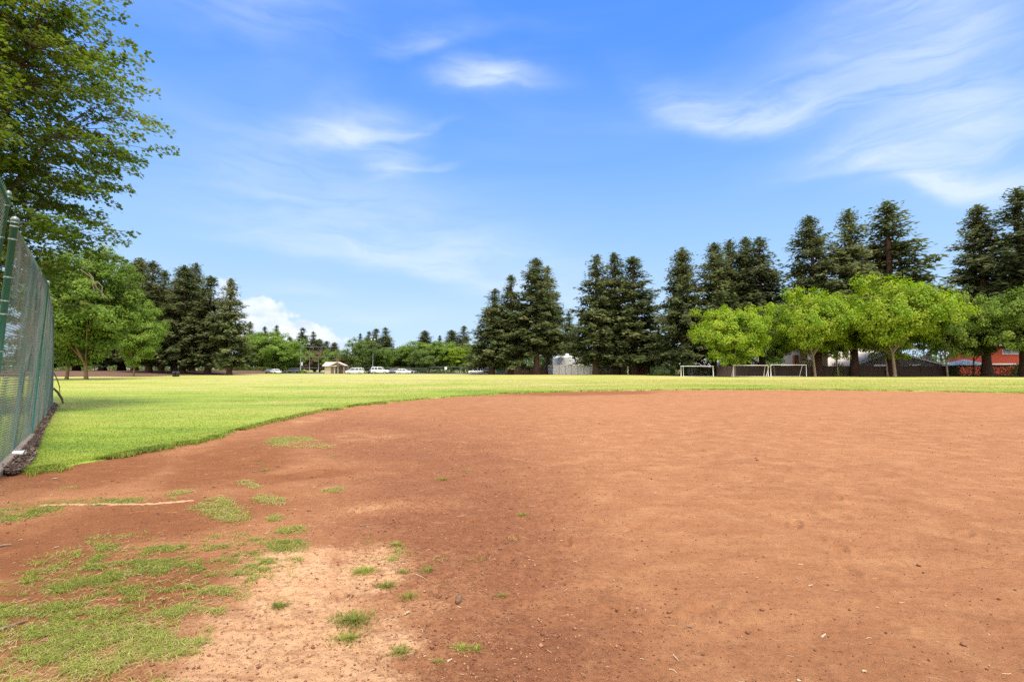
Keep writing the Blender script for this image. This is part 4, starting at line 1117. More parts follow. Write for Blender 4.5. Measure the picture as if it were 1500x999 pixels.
# ---- hedges and bushes
def bush(name, label, group, x, y, w, d, h, m=M_HEDGE, n=2600, leaf=.2, seed=0, rz=0, box=False, z0=0):
    rg = np.random.default_rng(seed + 400); hw, hd = w / 2, d / 2
    if box:
        c = rg.uniform(-1, 1, (n, 3)); f = rg.integers(0, 3, n); sg = np.sign(rg.uniform(-1, 1, n))
        for k in range(3):
            s_ = f == k; c[s_, k] = sg[s_] * (1 + rg.normal(0, .05 if k != 1 else .12, s_.sum()))
        c[:, 2] = (c[:, 2] + 1) / 2; nr = unit(c - np.array([0, 0, .5]) + rg.normal(0, .5, (n, 3)))
        c[:, 2] *= 1 + .10 * (vnoise(c[:, 0] * hw * .8, c[:, 0] * 0, seed) - .5)
    else:
        u = unit(rg.normal(0, 1, (n, 3))); u[:, 2] = np.abs(u[:, 2])
        q = rg.uniform(.35, 1, n) ** .5 * (1 + .5 * (vnoise(np.arctan2(u[:, 1], u[:, 0]) * 1.4 + 9, u[:, 2] * 3, seed) - .5))
        c = u * q[:, None]; nr = unit(u + rg.normal(0, .5, (n, 3)) + np.array([0, 0, .3]))
    c = c * np.array([hw, hd, h]); c[:, 2] = np.maximum(c[:, 2], .03)
    dd = unit(np.cross(nr, rg.normal(0, 1, (n, 3)))); L = leaf * rg.uniform(.6, 1.5, n)
    V, F = quads_from(c, dd, nr, L, L * .7, .2)
    t = thing(name, label, 'hedge' if box else 'bush', (x, y, z0), rz, group)
    link('foliage', np_mesh('foliage', V, F), t, m)
    mb = MB()
    for k in range(max(3, int(w / 1.2))):
        sx = (rg.uniform(-.8, .8)) * hw; mb.tube([(sx, 0, -.05), (sx + rg.normal(0, .1), rg.normal(0, .1), h * .5), (sx + rg.normal(0, .2), rg.normal(0, .15), h * .85)], [.05, .035, .012], 5)
    mb.tube([(-.85 * hw, 0, .02), (.85 * hw, 0, .02)], .12, 5)
    mb.build('stems', M_BARK, t)
    return t
def hedge_px(px0, px1, Y, py_top, label, seed, m=M_HEDGE, d=1.6, n=3600, box=True, z0=0, leaf=.22):
    x0, x1 = X(px0, Y), X(px1, Y); return bush('hedge' if box else 'bush', label, 'hedges and bushes at the far edge', (x0 + x1) / 2, Y, x1 - x0, d, Z(py_top, Y) - z0, m, n, leaf, seed, 0, box, z0)
hedge_px(1396, 1560, 112, 535.5, 'long dark clipped hedge in front of the red house', 1, n=9000)
hedge_px(1120, 1172, 115, 537, 'dark clipped hedge behind the right soccer goal', 2, n=4000)
hedge_px(948, 988, 116, 533, 'round dark bush beside the left soccer goal', 3, box=False, d=5, n=4200, leaf=.26)
hedge_px(985, 1056, 116, 539, 'low dark hedge behind the left soccer goal', 4, n=4500)
hedge_px(1478, 1520, 111, 527, 'light green shrub rising over the dark hedge by the red house', 5, m=M_LEAF_MID, box=False, d=2, n=1800)
hedge_px(1212, 1240, 114, 529, 'small green shrub before the grey roof, right of the tan house', 6, m=M_LEAF_MID, box=False, d=2, n=1800)
hedge_px(345, 395, 178, 538, 'low olive hedge at the left end of the car park', 7, m=M_LEAF_DEEP, d=2, n=3000, leaf=.3)
hedge_px(437, 450, 172, 542, 'small bright bush at the foot of the tall pole', 8, m=M_LEAF_MID, box=False, d=2, n=900, leaf=.25)
hedge_px(625, 668, 172, 543, 'low dark bushes beside the white signpost', 9, box=False, d=3, n=2400, leaf=.3)
hedge_px(596, 626, 183, 540, 'blue green hedge right of the white hatchback', 10, m=M_HEDGE, d=2, n=2400, leaf=.3)
hedge_px(500, 620, 188, 538, 'long dark hedge behind the parked cars', 13, m=M_HEDGE, d=2, n=5200, leaf=.3)
hedge_px(615, 735, 186, 537, 'long dark hedge behind the wire fence right of the cars', 14, m=M_HEDGE, d=2, n=5200, leaf=.3)
hedge_px(395, 440, 186, 539, 'dark shrub row behind the white sedan', 15, m=M_HEDGE, d=2, n=2600, leaf=.3)
hedge_px(60, 345, 200, 531, 'dark shrub mass far behind the left redwoods', 16, m=M_LEAF_DEEP, d=6, n=12000, leaf=.5, box=True, z0=.8)
hedge_px(-260, 60, 170, 500, 'tall dark shrub mass seen through the green fence', 17, m=M_LEAF_DEEP, d=6, n=9000, leaf=.7, box=True)
hedge_px(800, 970, 175, 505, 'tall dark screen of shrubs behind the water tank', 18, m=M_HEDGE, d=5, n=9000, leaf=.55)
hedge_px(690, 805, 172, 522, 'dark shrubs behind the reddish fence', 19, m=M_HEDGE, d=5, n=5200, leaf=.5)
hedge_px(1040, 1420, 150, 508, 'dense dark shrubs behind the row of houses', 20, m=M_HEDGE, d=4, n=14000, leaf=.5)

# ------------------------------------------------------------------ fences at the far edge
M_WOODD = mat('dark stained boards', (.085, .055, .038), .9, (.052, .033, .024), 3, bump=.4, stretch=(6, 1, .4))
M_WOODR = mat('reddish boards', (.20, .105, .08), .9, (.14, .075, .055), 2, bump=.4, stretch=(5, 1, .4))
M_WOODG = mat('grey boards', (.17, .145, .12), .9, (.12, .10, .085), 2, bump=.4, stretch=(5, 1, .4))
M_PALEP = mat('pale metal panels', (.72, .70, .66), .6, (.63, .61, .57), .8, stretch=(1, 1, .2))
def board_fence(label, px0, px1, Y0, Y1, h, m, bw=.15, bay=2.4, post_m=None, post_proud=.05, gapw=.012):
    a = Vector((X(px0, Y0), Y0, 0)); b = Vector((X(px1, Y1), Y1, 0)); d = b - a; L = d.length; rz = math.atan2(d.y, d.x)
    t = thing('board_fence', label, 'fence', a, rz, 'fences along the far edge')
    nb = max(1, round(L / bay)); w = L / nb
    for i in range(nb):
        mb = MB(); k = max(1, round(w / bw)); bwid = (w - .06) / k
        for j in range(k):
            mb.box((i * w + .03 + (j + .5) * bwid, random.uniform(-.006, .006), h / 2 + random.uniform(-.01, .01)), (bwid - gapw, .025, h))
        mb.build('panel', m, t)
    for i in range(nb + 1):
        MB().box((i * w, -post_proud + .03, h / 2 + .03), (.11, .11, h + .06)).build('post', post_m or m, t)
    mb = MB(); mb.box((L / 2, .035, h * .85), (L, .04, .1)); mb.box((L / 2, .035, h * .2), (L, .04, .1)); mb.build('rail', m, t)
    return t
board_fence('dark stained board fence behind the soccer goals and lime trees', 1050, 1396, 113.5, 113.5, 2.15, M_WOODD)
board_fence('reddish board fence between the teal shed and the pale panels', 738, 802, 150, 150, 2.1, M_WOODR)
board_fence('pale panel fence wrapping the white water tank', 810, 874, 140, 138, 2.55, M_PALEP, bw=1.7, bay=1.72, post_m=mat('panel post', (.30, .29, .27), .7), gapw=.02)
board_fence('short pale panel fence angled back at the left of the water tank', 800, 810.5, 150, 140, 2.6, M_PALEP, bw=.9, bay=1.8)
board_fence('dull grey board fence right of the pale panels', 875, 918, 141, 141, 2.3, M_WOODG)

def wire_fence(label, px0, px1, Y0, Y1, h, bay, cell=.6, r=.03, m=None, name='wire_fence', group='wire fences beyond the lawn', rails=(1.0,)):
    m = m or M_STEEL
    a = Vector((X(px0, Y0), Y0, 0)); b = Vector((X(px1, Y1), Y1, 0)); d = b - a; L = d.length; rz = math.atan2(d.y, d.x)
    t = thing(name, label, 'fence', a, rz, group)
    nb = max(1, round(L / bay)); w = L / nb
    for i in range(nb + 1): MB().tube([(i * w, 0, -.1), (i * w, 0, h)], r * 1.3, 8).build('post', m, t, True)
    for q in rails: MB().tube([(0, 0, h * q - .04), (L, 0, h * q - .04)], r * .9, 6).build('rail', m, t, True)
    mb = MB()
    k = int(L / cell)
    for i in range(-int(h / cell), k + 1):
        for s in (1, -1):
            x0 = i * cell if s > 0 else i * cell + h
            p, q = Vector((x0, 0, 0)), Vector((x0 + s * h, 0, h))
            # clip to panel
            for e in (p, q):
                pass
            def clip(u, v):
                if u.x < 0: f = (0 - u.x) / (v.x - u.x) if abs(v.x - u.x) > 1e-9 else 0; u = u.lerp(v, f)
                if u.x > L: f = (L - u.x) / (v.x - u.x); u = u.lerp(v, f)
                return u
            if max(p.x, q.x) < 0 or min(p.x, q.x) > L: continue
            p2 = clip(p, q); q2 = clip(q, p)
            if (p2 - q2).length < .2: continue
            mb.tube([p2 + Vector((0, .03 * s, 0)), q2 + Vector((0, .03 * s, 0))], .0035, 3, False)
    mb.build('wire_mesh', m, t)
    return t
wire_fence('grey wire fence along the back of the car park behind the parked cars', 500, 626, 179, 179, 1.9, 3.0, .35)
wire_fence('grey wire fence left of the redwood clump with the white off-roader before it', 628, 724, 176, 168, 2.2, 3.0, .35)
wire_fence('tall pale wire court fence behind the low olive hedge', 348, 398, 196, 196, 3.6, 3.2, .5, .04, rails=(1., .3))
def backstop():
    Y = 186
    t = wire_fence('very tall grey ball field backstop of poles and wire left of the shed', 440, 493, Y, Y, Z(508, Y), 3.3, .8, .055, None, 'ball_backstop', None, rails=(1., .62, .2))
backstop()
def pole(label, px, Y, py_top, r, name='light_pole', arm=True, box=None):
    h = Z(py_top, Y); t = thing(name, label, 'pole', (X(px, Y), Y, 0), 0, 'poles around the car park')
    MB().tube([(0, 0, -.2), (0, 0, h)], [r, r * .6], 10).build('shaft', M_STEEL, t, True)
    if arm:
        MB().box((0, -.02, h + .03), (1.5, .08, .08)).build('crossarm', M_STEEL, t)
        for s in (-.6, .6): MB().box((s, -.18, h - .08), (.40, .34, .26), rx=.5, taper=.7).build('floodlight', M_WHITE, t, bevel=.02)
    if box:
        z = Z(box, Y); MB().box((.55, -.16, z), (.55, .22, 1.3)).build('cabinet', M_WHITE, t, bevel=.03)
    return t
pole('tallest grey pole at the left end of the backstop with a white box on it', 440, 184, 485, .17, arm=True, box=533)
pole('thin grey pole right of the round olive tree', 546, 172, 497, .09, arm=True)
pole('thin pale pole among green trees left of the white sedan', 384, 192, 508, .11, arm=True)
pole('short thin pale pole beside the white off-roader', 674, 172, 531, .05, arm=False, name='fence_pole')
def sign():
    Y = 165; t = thing('sign_post', 'small white blank sign on a post before the dark bushes', 'sign', (X(653, Y), Y, 0))
    MB().tube([(0, 0, -.1), (0, 0, 2.1)], .04, 8).build('post', M_STEEL, t, True)
    MB().box((0, -.06, 1.75), (.75, .03, .8)).build('panel', M_WHITE, t, bevel=.01)
sign()

# ------------------------------------------------------------------ soccer goals
M_GOAL = mat('weathered white metal', (.66, .65, .62), .45, (.50, .49, .46), 3)
def goal(label, px0, px1, Y0, Y1, h, mirror=False):
    a = Vector((X(px0, Y0), Y0, .03)); b = Vector((X(px1, Y1), Y1, .03)); d = b - a; W = d.length; rz = math.atan2(d.y, d.x)
    t = thing('soccer_goal', label, 'soccer goal', a, rz, 'soccer goals')
    r = .06; dep = 1.9
    for x in (0, W):
        MB().tube([(x, 0, 0), (x, 0, h)], r, 10).build('goal_post', M_GOAL, t, True)
        o = x + (.75 if x == 0 else .35)
        mb = MB(); mb.tube([(x, 0, h - .03), (o - .35 if x else o - .2, dep * .45, h - .1), (o, dep, 0)], r * .8, 8); mb.build('back_stay', M_GOAL, t, True)
        MB().tube([(x, 0, .06), (o, dep, .06)], r * .6, 8).build('ground_bar', M_GOAL, t, True)
    MB().tube([(-r, 0, h), (W + r, 0, h)], r, 10).build('crossbar', M_GOAL, t, True)
    MB().tube([(.75, dep, .06), (W + .35, dep, .06)], r * .6, 8).build('back_bar', M_GOAL, t, True)
goal('left soccer goal, white and bare, in front of the dark low hedge', 997.5, 1045, 100, 99, 2.05)
goal('middle soccer goal, white and bare, with the yellow lime tree behind it', 1074.5, 1125, 97, 98, 2.2)
goal('right soccer goal, white and bare, touching the middle one', 1129, 1181, 96, 99, 2.28)

# ------------------------------------------------------------------ buildings
M_SHING = mat('beige grey shingles', (.46, .39, .325), .9, (.38, .32, .265), 3, bump=.5, stretch=(1, 3, 3))
M_SHINGL = mat('light grey shingles', (.60, .59, .575), .9, (.50, .49, .48), 3, bump=.5)
M_TAN = mat('tan stucco', (.50, .43, .32), .9, (.45, .385, .285), 2, bump=.2)
M_PINKT = mat('brown stucco', (.40, .30, .24), .9, (.36, .27, .215), 2, bump=.2)
M_DGREY = mat('dark grey siding', (.20, .20, .205), .85, (.17, .17, .175), 2, stretch=(.3, .3, 8), bump=.2)
M_REDS = mat('red siding', (.44, .070, .026), .75, (.38, .056, .02), 2, stretch=(.3, .3, 9), bump=.25)
M_TERRA = mat('orange roof tile', (.38, .16, .085), .85, (.30, .12, .06), 4, bump=.5)
M_TRIM = mat('white trim', (.72, .71, .69), .6, (.66, .65, .63), 3)
def window(x, y, z, w, h, parent, n=1):
    """opening in a front wall (wall face at y, looking -y)"""
    mb = MB(); f = .09
    mb.box((x, y - .035, z + h / 2 + f / 2), (w + 2 * f, .07, f)); mb.box((x, y - .05, z - h / 2 - f / 2), (w + 2.6 * f, .10, f))
    for s in (-1, 1): mb.box((x + s * (w / 2 + f / 2), y - .035, z), (f, .07, h))
    for k in range(1, n + 1): 
        if n > 1 or k < n: pass
    for k in range(1, n): mb.box((x - w / 2 + w * k / n, y - .03, z), (.06, .06, h))
    wd = mb.build('window', M_TRIM, parent)
    MB().box((x, y - .012, z), (w - .004, .02, h - .004)).build('pane', M_WINDOW, wd)
    return wd
def gable_house(name, label, px0, px1, Y, d, z_eave, z_peak, px_peak, wall_m, roof_m, trim=M_TRIM, front=True, over=.5, th=.18, barge=True):
    """gable end faces the field; ridge runs away from it"""
    x0, x1 = X(px0, Y), X(px1, Y); c = (x0 + x1) / 2; xp = X(px_peak, Y) - c; hw = (x1 - x0) / 2
    t = thing(name, label, 'house', (c, Y, 0), 0, 'houses behind the far fence')
    MB().prism_y([(-hw, 0), (hw, 0), (hw, z_eave), (xp, z_peak), (-hw, z_eave)], 0, d).build('wall', wall_m, t)
    s1 = (z_peak - z_eave) / (xp + hw); s2 = (z_peak - z_eave) / (hw - xp)
    e = .004
    mb = MB(); mb.prism_y([(-hw - over, z_eave - over * s1 + e), (xp, z_peak + e), (hw + over, z_eave - over * s2 + e), (hw + over, z_eave - over * s2 + th), (xp, z_peak + th * 1.15), (-hw - over, z_eave - over * s1 + th)], -.55, d + .4)
    rf = mb.build('roof', roof_m, t)
    if barge:
        mb = MB(); mb.prism_y([(-hw - over, z_eave - over * s1 - .06), (xp, z_peak - .06), (hw + over, z_eave - over * s2 - .06), (hw + over, z_eave - over * s2 + th + .04), (xp, z_peak + th * 1.15 + .05), (-hw - over, z_eave - over * s1 + th + .04)], -.60, -.555)
        mb.build('barge_board', trim, t)
    return t, c, rf
Y = 127
h, c, rf = gable_house('house', 'low brown gabled house with light grey roof behind the left and middle goals', 1050, 1121, Y, 12, Z(538, Y), Z(518, Y), 1086, M_PINKT, M_SHINGL)
window(X(1100, Y) - c, 0, Z(533, Y), 1.6, .9, h, 2)
# side wing with pale roof slope to its left
def eave_house(name, label, px0, px1, Y, d, z_eave, z_ridge, wall_m, roof_m, over=.5):
    x0, x1 = X(px0, Y), X(px1, Y); c = (x0 + x1) / 2; hw = (x1 - x0) / 2
    t = thing(name, label, 'house', (c, Y, 0), 0, 'houses behind the far fence')
    mb = MB(); poly = [(0, 0), (d, 0), (d, z_eave), (d / 2, z_ridge), (0, z_eave)]
    vs = [(-hw, y, z) for y, z in poly] + [(hw, y, z) for y, z in poly]; n = 5
    mb.add(vs, [tuple(reversed(range(n))), tuple(n + i for i in range(n))] + [(i, (i + 1) % n, n + (i + 1) % n, n + i) for i in range(n)]); mb.build('wall', wall_m, t)
    s = (z_ridge - z_eave) / (d / 2); mb = MB(); o = over
    poly = [(-o, z_eave - o * s + .004), (d / 2, z_ridge + .004), (d + o, z_eave - o * s + .004), (d + o, z_eave - o * s + .17), (d / 2, z_ridge + .2), (-o, z_eave - o * s + .17)]
    vs = [(-hw - o, y, z) for y, z in poly] + [(hw + o, y, z) for y, z in poly]; n = 6
    mb.add(vs, [tuple(reversed(range(n))), tuple(n + i for i in range(n))] + [(i, (i + 1) % n, n + (i + 1) % n, n + i) for i in range(n)]); rf = mb.build('roof', roof_m, t)
    MB().box((0, -o - .02, z_eave - o * s + .07), (2 * hw + 2 * o - .01, .035, .2)).build('gutter', M_TRIM, t)
    return t, c, rf
h, c, rf = eave_house('house', 'pale roofed house glimpsed left of the brown gabled one', 1018, 1047, 132, 9, Z(536, 132), Z(519, 132), M_TAN, M_SHINGL)
window(X(1031, 132) - c, 0, Z(539, 132), 1.4, .9, h, 2)
Y = 124
h, c, rf = eave_house('house', 'tan two storey house with orange roof edge and white window', 1172, 1213, Y, 8, Z(512, Y), Z(503, Y), M_TAN, M_TERRA)
window(X(1190, Y) - c, 0, Z(523, Y), 2.2, 1.2, h, 2)
MB().box((-X(1213, Y) / 2 + X(1172, Y) / 2 - .45, 1.2, Z(520, Y) / 2), (.85, .9, Z(520, Y))).build('chimney', M_TERRA, h)
Y = 121
h, c, rf = gable_house('house', 'big dark grey gabled house with beige roof behind the largest lime tree', 1244, 1394, Y, 14, Z(538, Y), Z(516, Y), 1304, M_DGREY, M_SHING)
mb = MB(); mb.box((X(1366, Y) - c, 1.4, 3.4), (1.5, .9, 3.0)); mb.build('chimney', mat('grey brick', (.24, .25, .27), .9, (.2, .2, .22), 6), rf)
window(X(1290, Y) - c, 0, Z(536.5, Y) + .1, 3.2, .5, h, 2); window(X(1340, Y) - c, 0, Z(536.5, Y) + .1, 2.4, .5, h, 2)
h, c, rf = eave_house('house', 'low beige roofed house behind the dark trunks, left of the grey gable', 1216, 1318, 138, 10, Z(530, 138), Z(511, 138), M_TAN, M_SHING)
Y = 128
h, c, rf = eave_house('house', 'long red sided house with white windows at the right edge', 1402, 1520, Y, 9, Z(507, Y), Z(496, Y), M_REDS, M_SHINGL)
hwr = (X(1520, Y) - X(1402, Y)) / 2; h.rotation_euler[2] = -.55; h.location = (X(1402, Y) + hwr * math.cos(.55), Y - hwr * math.sin(.55), 0)
for p, w in ((-hwr + 2.6, 3.2), (-hwr + 10.2, 3.2), (-hwr + 16.5, 2.8)): window(p, 0, Z(516, Y), w, 1.15, h, 2)
MB().box((0, -.03, Z(533.5, Y)), (2 * hwr - .1, .05, .3)).build('trim_band', M_TRIM, h)
def tent():
    Y = 118; c = X(1413, Y); w = X(1434, Y) - X(1396, Y); t = thing('canopy_tent', 'white pointed canopy tent in front of the red house', 'tent', (c, Y, 0))
    ze, zp = Z(534.5, Y), Z(526.5, Y); mb = MB(); hw = w / 2
    secs = []
    for q in (0, .25, .5, .75, 1.):
        s = hw * (1 - q) ** .85 + .04; z = ze + (zp - ze) * q
        secs.append([(-s, -s, z), (s, -s, z), (s, s, z), (-s, s, z)])
    mb.loft(secs); 
    mb.build('canopy', M_WHITE, t)
    mb = MB()
    for sx, sy, a, b in ((0, -1, 2 * hw, .03), (0, 1, 2 * hw, .03), (-1, 0, .03, 2 * hw), (1, 0, .03, 2 * hw)): mb.box((sx * hw, sy * hw, ze - .16), (a, b, .3))
    mb.build('valance', M_WHITE, t)
    for sx in (-1, 1):
        for sy in (-1, 1): MB().tube([(sx * (hw - .05), sy * (hw - .05), 0), (sx * (hw - .05), sy * (hw - .05), ze)], .03, 6).build('leg', M_STEEL, t)
tent()
def tank():
    Y = 152; c = X(839, Y); R = X(866, Y) - c; h = Z(521.5, Y)
    t = thing('water_tank', 'big white round water tank with small roof vent behind the pale panels', 'tank', (c, Y + R, 0))
    prof = [(R, 0), (R, h - .75), (R * .99, h - .4), (R * .96, h - .16), (R * .91, h - .03), (R * .8, h + .03), (R * .2, h + .22), (.01, h + .25)]
    MB().lathe(prof, 72).build('shell', mat('bright white tank paint', (.88, .88, .86), .6, (.85, .85, .83), 1), t, False)
    MB().lathe([(.5, h + .18), (.5, h + .55), (.62, h + .58), (.45, h + .8), (.02, h + .85)], 16, (-1.2, -R * .15, 0)).build('roof_vent', M_WHITE, t, True)
    mb = MB()
    for s in (-.25, .25): mb.tube([(R * .2 + s, -R * .985 - .12, 0), (R * .2 + s, -R * .985 - .12, h - .8)], .03, 6)
    for k in range(12): mb.tube([(R * .2 - .25, -R * .985 - .12, .4 + k * .35), (R * .2 + .25, -R * .985 - .12, .4 + k * .35)], .02, 5)
    mb.build('ladder', M_STEEL, t)
tank()
def small_shed(name, label, px0, px1, Y, d, ze, zp, wall_m, roof_m, door=True):
    t, c, rf = gable_house(name, label, px0, px1, Y, d, ze, zp, (px0 + px1) / 2, wall_m, roof_m, over=.2, th=.08, barge=False)
    t['category'] = 'shed'; del t['group']
    if door:
        dr = MB().box((0, -.03, ze * .47), (1.0, .05, ze * .9)).build('door', wall_m, t, bevel=.01); MB().box((.38, -.08, ze * .45), (.04, .05, .14)).build('handle', M_STEEL, dr)
    return t
M_TEAL = mat('teal panels', (.17, .30, .27), .7, (.14, .26, .235), 2, stretch=(8, 1, .3))
small_shed('garden_shed', 'small teal shed under the redwoods beside the reddish fence', 727, 740, 142, 2.2, 2.05, 2.35, M_TEAL, M_TEAL)
small_shed('garden_shed', 'low brown shed with orange roof edge left of the round bush', 926, 958, 136, 4, 2.35, 3.1, mat('brown shed boards', (.17, .085, .05), .9), M_TERRA)
def park_hut():
    Y = 160; x0, x1 = X(474, Y), X(504, Y); w = x1 - x0; c = (x0 + x1) / 2
    M_CREAM = mat('cream block', (.52, .44, .31), .85, (.46, .39, .27), 2, bump=.2)
    t = thing('park_hut', 'cream park hut with pale gable roof and open porch at the edge of the lawn', 'hut', (c, Y, 0), 0)
    ze, zp = 2.45, 3.55; d = 5
    wl = -w / 2 + .3; wm = wl + w * .50
    mb = MB(); mb.box(((wl + wm) / 2, d / 2, ze / 2), (wm - wl, d - .2, ze)); mb.build('wall', M_CREAM, t)
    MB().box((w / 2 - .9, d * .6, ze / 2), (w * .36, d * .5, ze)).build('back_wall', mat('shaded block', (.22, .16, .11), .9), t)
    for x in (w / 2 - .15, wm + .9): MB().box((x, .35, ze / 2), (.2, .2, ze)).build('porch_post', M_CREAM, t)
    dr = MB().box((wm - .75, .065, 1.05), (.95, .06, 2.1)).build('door', mat('brown door', (.16, .11, .07), .6), t); MB().box((wm - .4, .02, 1.0), (.05, .06, .12)).build('handle', M_STEEL, dr)
    MB().box((wm + 1.3, .9, .45), (1.4, .5, .06)).build('bench_seat', M_WOODR, t); 
    hw = w / 2 + .15
    o = .35; poly = [(-o - .1, ze - .15), (d / 2, zp), (d + o, ze - .15), (d + o, ze), (d / 2, zp + .16), (-o - .1, ze)]
    vs = [(-hw - .2, y, z) for y, z in poly] + [(hw * .30, y, z) for y, z in poly]; n = 6; mb = MB()
    mb.add(vs, [tuple(reversed(range(n))), tuple(n + i for i in range(n))] + [(i, (i + 1) % n, n + (i + 1) % n, n + i) for i in range(n)])
    M_ROOFP = mat('pale grey roofing', (.42, .38, .31), .85, (.35, .31, .26), 3, bump=.3)
    mb.build('roof', M_ROOFP, t)
    g0 = hw * .30 - 2.2
    MB().prism_y([(g0, ze - .02), ((g0 + hw + .2) / 2, zp - .05), (hw + .3, ze - .02), (hw + .3, ze + .16), ((g0 + hw + .2) / 2, zp + .14), (g0, ze + .16)], -.5, d * .5).build('porch_roof', M_ROOFP, t)
    MB().prism_y([(g0 + .3, ze + .02), (hw, ze + .02), ((g0 + hw + .2) / 2, zp - .12)], -.1, .05).build('gable_board', mat('brown gable', (.22, .16, .11), .9), t)
park_hut()
def bin_():
    Y = 101; c = X(258, Y); t = thing('litter_bin', 'low dark double bin on the lawn in front of the left redwoods', 'bin', (c, Y, .03))
    for s in (-.36, .36):
        b = MB().lathe([(.27, 0), (.30, .05), (.32, .78), (.335, .80), (.335, .86)], 18, (s, 0, 0)).build('drum', mat('dark metal bin', (.018, .022, .024), .5), t, True)
        MB().lathe([(.345, .862), (.345, .90), (.22, .97), (.05, .985)], 18, (s, 0, 0)).build('lid', mat('dark lid', (.03, .034, .036), .5), b, True)
bin_()

# ------------------------------------------------------------------ parked cars (length along x, front toward -x)
def car_meshes(kind):
    if kind == 'sedan': L, W, H, belt, hood, cab = 4.7, 1.82, 1.45, .93, .80, [(-.95, -.30), (.95, 1.75)]
    if kind == 'hatch': L, W, H, belt, hood, cab = 4.3, 1.80, 1.50, .95, .84, [(-1.05, -.35), (1.55, 1.98)]
    if kind == 'van': L, W, H, belt, hood, cab = 5.0, 1.98, 1.78, 1.02, .92, [(-1.55, -.62), (2.1, 2.42)]
    if kind == 'suv': L, W, H, belt, hood, cab = 4.75, 1.95, 1.85, 1.08, 1.02, [(-.95, -.45), (2.05, 2.28)]
    hl = L / 2; hw = W / 2; g = .22 if kind != 'suv' else .30
    body = MB()
    def sec(x, zb, zt, w): 
        z1 = zb + (zt - zb) * .35; z2 = zb + (zt - zb) * .8
        return [(x, -w * .90, zb), (x, -w, z1), (x, -w * .985, z2), (x, -w * .90, zt), (x, w * .90, zt), (x, w * .985, z2), (x, w, z1), (x, w * .90, zb)]
    st = [(-hl, g + .18, hood - .18, hw * .80), (-hl + .08, g + .05, hood - .08, hw * .88), (-hl + .45, g, hood - .02, hw * .97), (cab[0][0], g, belt - .05, hw), (0, g, belt, hw), (cab[1][0], g, belt + .02, hw), (min(cab[1][1] + .05, hl - .18), g, belt - (.02 if kind == 'sedan' else -.02), hw * .99), (hl - .1, g + .04, belt - .06, hw * .92), (hl, g + .18, belt - .14, hw * .84)]
    body.loft([sec(*s) for s in st])
    (f0, f1), (r1, r0) = (cab[0][0], cab[0][1]), (cab[1][0], cab[1][1])
    wb, wt = hw * .93, hw * .76
    glass = MB()
    zb = belt - .03
    glass.loft([[(f0, -wb, zb), (f0, wb, zb), (r0, wb, zb), (r0, -wb, zb)], [(f1, -wt, H - .07), (f1, wt, H - .07), (r1, wt, H - .07), (r1, -wt, H - .07)]])
    roof = MB()
    roof.loft([[(f1 - .08, -wt - .02, H - .075), (f1 - .08, wt + .02, H - .075), (r1 + .08, wt + .02, H - .075), (r1 + .08, -wt - .02, H - .075)], [(f1 + .1, -wt + .06, H), (f1 + .1, wt - .06, H), (r1 - .08, wt - .06, H), (r1 - .08, -wt + .06, H)]])
    for s in (-1, 1):
        for (xb, xt) in ((f0, f1), (f0 + (r0 - f0) * .42, f1 + (r1 - f1) * .42), (f0 + (r0 - f0) * .72, f1 + (r1 - f1) * .74), (r0, r1)):
            roof.tube([(xb, s * (wb + .005), zb), (xt, s * (wt + .01), H - .06)], .05, 5)
    wheels = []
    for x in (-hl + .88, hl - .95):
        for s in (-1, 1):
            R = .33 if kind != 'suv' else .38
            def disc(r, y0, y1):
                m_ = MB(); m_.tube([(x, y0, R), (x, y1, R)], r, 18); return m_
            wheels.append((disc(R, s * (hw - .20), s * (hw + .015)), disc(R * .62, s * (hw + .0), s * (hw + .03))))
    lamps = [MB().box((-hl + .13, s * hw * .68, hood - .17), (.22, .38, .15)) for s in (-1, 1)]
    tails = [MB().box((hl - .07, s * hw * .74, belt - .20), (.12, .26, .22 if kind != 'van' else .4)) for s in (-1, 1)]
    return dict(body=body, roof=roof, glass=glass, wheels=wheels, lamps=lamps, tails=tails)
def car(name, kind, paint, px, Y, rz, label, s=1.0):
    c = car_meshes(kind); t = thing(name, label, 'car', (X(px, Y), Y, .056), rz, 'cars in the car park', (s, s, s))
    c['body'].build('body', paint, t, True, bevel=.0); c['roof'].build('roof', paint, t); c['glass'].build('windows', M_GLASS, t)
    for ty, ri in c['wheels']:
        w = ty.build('wheel', M_TYRE, t, False); ri.build('rim', M_RIM, w)
    for l in c['lamps']: l.build('headlight', M_LAMP, t)
    for l in c['tails']: l.build('tail_light', M_TAIL, t)
    return t
car('parked_car', 'sedan', M_CARW, 404, 160, 2.4, 'white sedan parked at the left of the car park under a round tree')
car('parked_car', 'hatch', M_CARD, 394, 163.5, 1.9, 'dark car half hidden behind the white sedan')
car('parked_car', 'suv', M_CARG, 428, 182, 0, 'grey car deep in shade right of the white sedan')
car('parked_van', 'van', M_CARW, 520, 152, 0, 'white minivan facing the hut, parked under the round olive tree', 1.03)
car('parked_car', 'suv', M_CARW, 557, 155, PI, 'tall white car between the minivan and the dark cars', 1.12)
car('parked_car', 'hatch', M_CARD, 546, 162, 1.4, 'dark car peeking out left of the tall white car')
car('parked_car', 'sedan', M_CARG, 573, 164, .2, 'grey car half hidden right of the tall white car')
car('parked_car', 'suv', M_CARR, 579, 172, 1.3, 'maroon car far behind the grey one', .95)
car('parked_car', 'hatch', M_CARW, 591.5, 154, PI, 'white hatchback right of the dark cars')
car('parked_car', 'hatch', M_CARD, 600, 160, PI + .2, 'dark car behind the white hatchback')
car('parked_car', 'suv', M_CARW, 697, 148, .15, 'white off-roader parked alone at the foot of the redwood clump', .92)
car('parked_car', 'suv', M_CARD, 713, 152, .1, 'black off-roader parked right behind the white one', 1.0)

